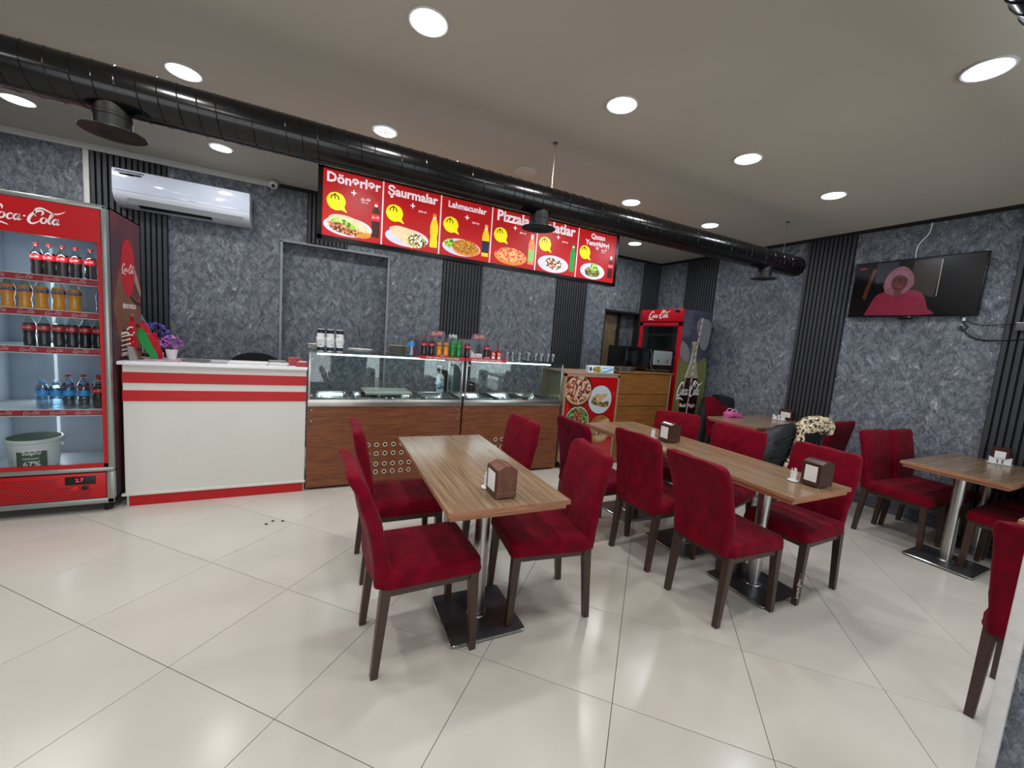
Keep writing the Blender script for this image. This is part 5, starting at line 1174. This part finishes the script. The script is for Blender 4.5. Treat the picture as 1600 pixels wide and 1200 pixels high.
for k in range(6):
    a, b = edges[k], edges[k+1]; z0_, z1_ = MBZ0+.036, MBZ1-.028; c = (a+b)/2
    p = obj('menu_panel', MB().box(a, b, -.006, 0, z0_, z1_), LRD, MN, smooth=0)
    if k: obj('divider', MB().box(a-.006, a+.006, -.0085, -.006, z0_, z1_), LW, MN)
    fl2 = lambda n, P, m_, d: obj(n, MB().poly(P, -.006-d, .0003), m_, p, smooth=0)
    fit(p, titles[k][0], titles[k][1], LW, (c, -.0085, 2.835 if k < 5 else 2.80), .003)
    bx0 = a+.115
    fl2('price_balloon', spline([(bx0, 2.715), (bx0+.055, 2.695), (bx0+.082, 2.64), (bx0+.072, 2.59), (bx0+.095, 2.548), (bx0+.045, 2.562), (bx0, 2.553), (bx0-.055, 2.575), (bx0-.082, 2.635), (bx0-.055, 2.695), (bx0, 2.715)], 5), LY, .0008)
    ms = MB().stroke([(bx0-.045, 2.648), (bx0-.040, 2.675), (bx0-.012, 2.69), (bx0+.016, 2.675), (bx0+.021, 2.648)], .010, -.0075, .0003, 5).stroke([(bx0-.012, 2.650), (bx0-.012, 2.704)], .009, -.0075, .0003, 2)
    obj('currency_sign', ms, LBK, p, smooth=0)
    obj('plus_sign', MB().box(c-.024, c+.024, -.0075, -.0066, 2.735-(k == 5)*.03, 2.745-(k == 5)*.03).box(c-.005, c+.005, -.0075, -.0066, 2.715-(k == 5)*.03, 2.765-(k == 5)*.03), LW, p, smooth=0)
    if k in (0, 5):
        logo(p, .09, LW, (c+.11, -.0072, 2.70)); lettering(p, '(500 ml)', .018, LW, (c+.10, -.0072, 2.672))
    else: lettering(p, '(500 ml)', .024, LW, (c+.10, -.0072, 2.70), bold=.0004)
    # drink
    dx = b-.06; cols = {0: (60, 20, 14), 1: (246, 206, 30), 2: (244, 196, 30), 3: (228, 140, 90), 4: (30, 150, 70), 5: (60, 16, 16)}[k]
    hh_ = .33 if k != 5 else .27
    fl2('drink_bottle', sil(dx, 2.37, hh_, .042 if k != 4 else .036, 'cola' if k in (0, 4, 5) else 'zig'), pm_('drink%d' % k, cols, .12, 30), .0010)
    fl2('drink_cap', [(dx-.018, 2.37+hh_*.93), (dx+.018, 2.37+hh_*.93), (dx+.018, 2.37+hh_*1.02), (dx-.018, 2.37+hh_*1.02)], pm_('cap%d' % k, {0: (206, 24, 34), 1: (236, 120, 30), 2: (240, 170, 40), 3: (232, 214, 200), 4: (20, 110, 50), 5: (226, 226, 226)}[k]), .0016)
    fl2('drink_neck', [(dx-.014, 2.37+hh_*.86), (dx+.014, 2.37+hh_*.86), (dx+.014, 2.37+hh_*.93), (dx-.014, 2.37+hh_*.93)], LW, .0014)
    if k in (0, 5):
        fl2('drink_label', [(dx-.041, 2.37+hh_*.46), (dx+.041, 2.37+hh_*.46), (dx+.04, 2.37+hh_*.66), (dx-.04, 2.37+hh_*.66)], pm_('cola_label', (214, 30, 44)), .0016)
        logo(p, .07, LW, (dx, -.0085, 2.37+hh_*.56))
    elif k in (2, 3): fl2('drink_label', [(dx-.040, 2.37+hh_*.12), (dx+.040, 2.37+hh_*.12), (dx+.041, 2.37+hh_*.5), (dx-.041, 2.37+hh_*.5)], pm_('juice_label%d' % k, (30, 40, 60) if k == 2 else (140, 200, 110), .1), .0016)
    px, pz = c-.04, 2.43
    prx = .215 if k != 5 else .19
    if k != 3: fl2('plate', ell(px, pz-.01, prx, .088 if k < 4 else .098, 40), LPL, .0020)
    if k == 0:
        fl2('bread', spline([(px-.19, pz+.0), (px-.15, pz+.075), (px-.02, pz+.09), (px+.12, pz+.05), (px+.20, pz-.02), (px+.19, pz-.06), (px+.1, pz-.08), (px-.19, pz+.0)], 6), LBR, .0026)
        fl2('meat', spline([(px-.18, pz+.01), (px-.08, pz+.02), (px+.05, pz-.02), (px+.17, pz-.05), (px+.10, pz-.085), (px-.03, pz-.08), (px-.14, pz-.05), (px-.18, pz+.01)], 6), LMT, .0032)
        fl2('lettuce', spline([(px-.15, pz+.045), (px-.05, pz+.055), (px+.05, pz+.015), (px+.10, pz-.02), (px+.02, pz-.02), (px-.06, pz+.012), (px-.14, pz+.015), (px-.15, pz+.045)], 6), LGR, .0038)
        fl2('crust', spline([(px+.07, pz-.06), (px+.15, pz-.035), (px+.205, pz-.04), (px+.19, pz-.075), (px+.12, pz-.092), (px+.07, pz-.06)], 5), LCR, .0040)
    elif k == 1:
        fl2('wrap', spline([(px-.18, pz+.06), (px-.10, pz+.09), (px+.06, pz+.07), (px+.14, pz+.02), (px+.06, pz-.10), (px-.03, pz-.06), (px-.14, pz+.0), (px-.18, pz+.06)], 6), LBR, .0026)
        fl2('filling', ell(px+.10, pz-.025, .095, .072, 30), LFL, .0032)
    elif k == 2:
        fl2('greens', spline([(px-.21, pz), (px-.17, pz+.05), (px-.11, pz+.06), (px-.08, pz), (px-.13, pz-.03), (px-.21, pz)], 5), LGR, .0026)
        fl2('lahmacun', ell(px+.05, pz-.015, .155, .075, 36), LCR, .0030); fl2('lahmacun_topping', ell(px+.04, pz+.005, .145, .072, 36), LLH, .0036)
    elif k == 3:
        fl2('crust', ell(px+.01, pz-.012, .205, .09, 40), LCR, .0026); fl2('pizza', ell(px+.01, pz+.004, .19, .08, 40), LPZ, .0032)
    elif k == 4: fl2('salad', spline([(px-.12, pz), (px-.08, pz+.05), (px+.02, pz+.055), (px+.11, pz+.03), (px+.12, pz-.03), (px+.04, pz-.07), (px-.07, pz-.06), (px-.12, pz)], 6), LSD, .0026)
    else:
        fl2('dolma', spline([(px-.12, pz-.01), (px-.07, pz+.035), (px+.04, pz+.04), (px+.11, pz), (px+.09, pz-.06), (px-.02, pz-.08), (px-.1, pz-.06), (px-.12, pz-.01)], 6), LDM, .0026)
        fl2('lettuce', spline([(px-.04, pz+.02), (px-.02, pz+.085), (px+.05, pz+.08), (px+.08, pz+.02), (px, pz), (px-.04, pz+.02)], 5), LGR, .0032)
# crumbs on the floor
for k, (x, y) in enumerate(((-.245, 3.32), (-.205, 3.36), (-.14, 3.34))):
    o = obj('floor_crumb', MB().blob((0, 0, .004), .012, 1, .8, .35, sub=1), BPLAS, None, (x, y, 0)); tag(o, 'small dark crumb on the floor before the white counter, %s of three' % ('left one', 'middle one', 'right one')[k], 'crumb', 'dark crumbs on the floor')
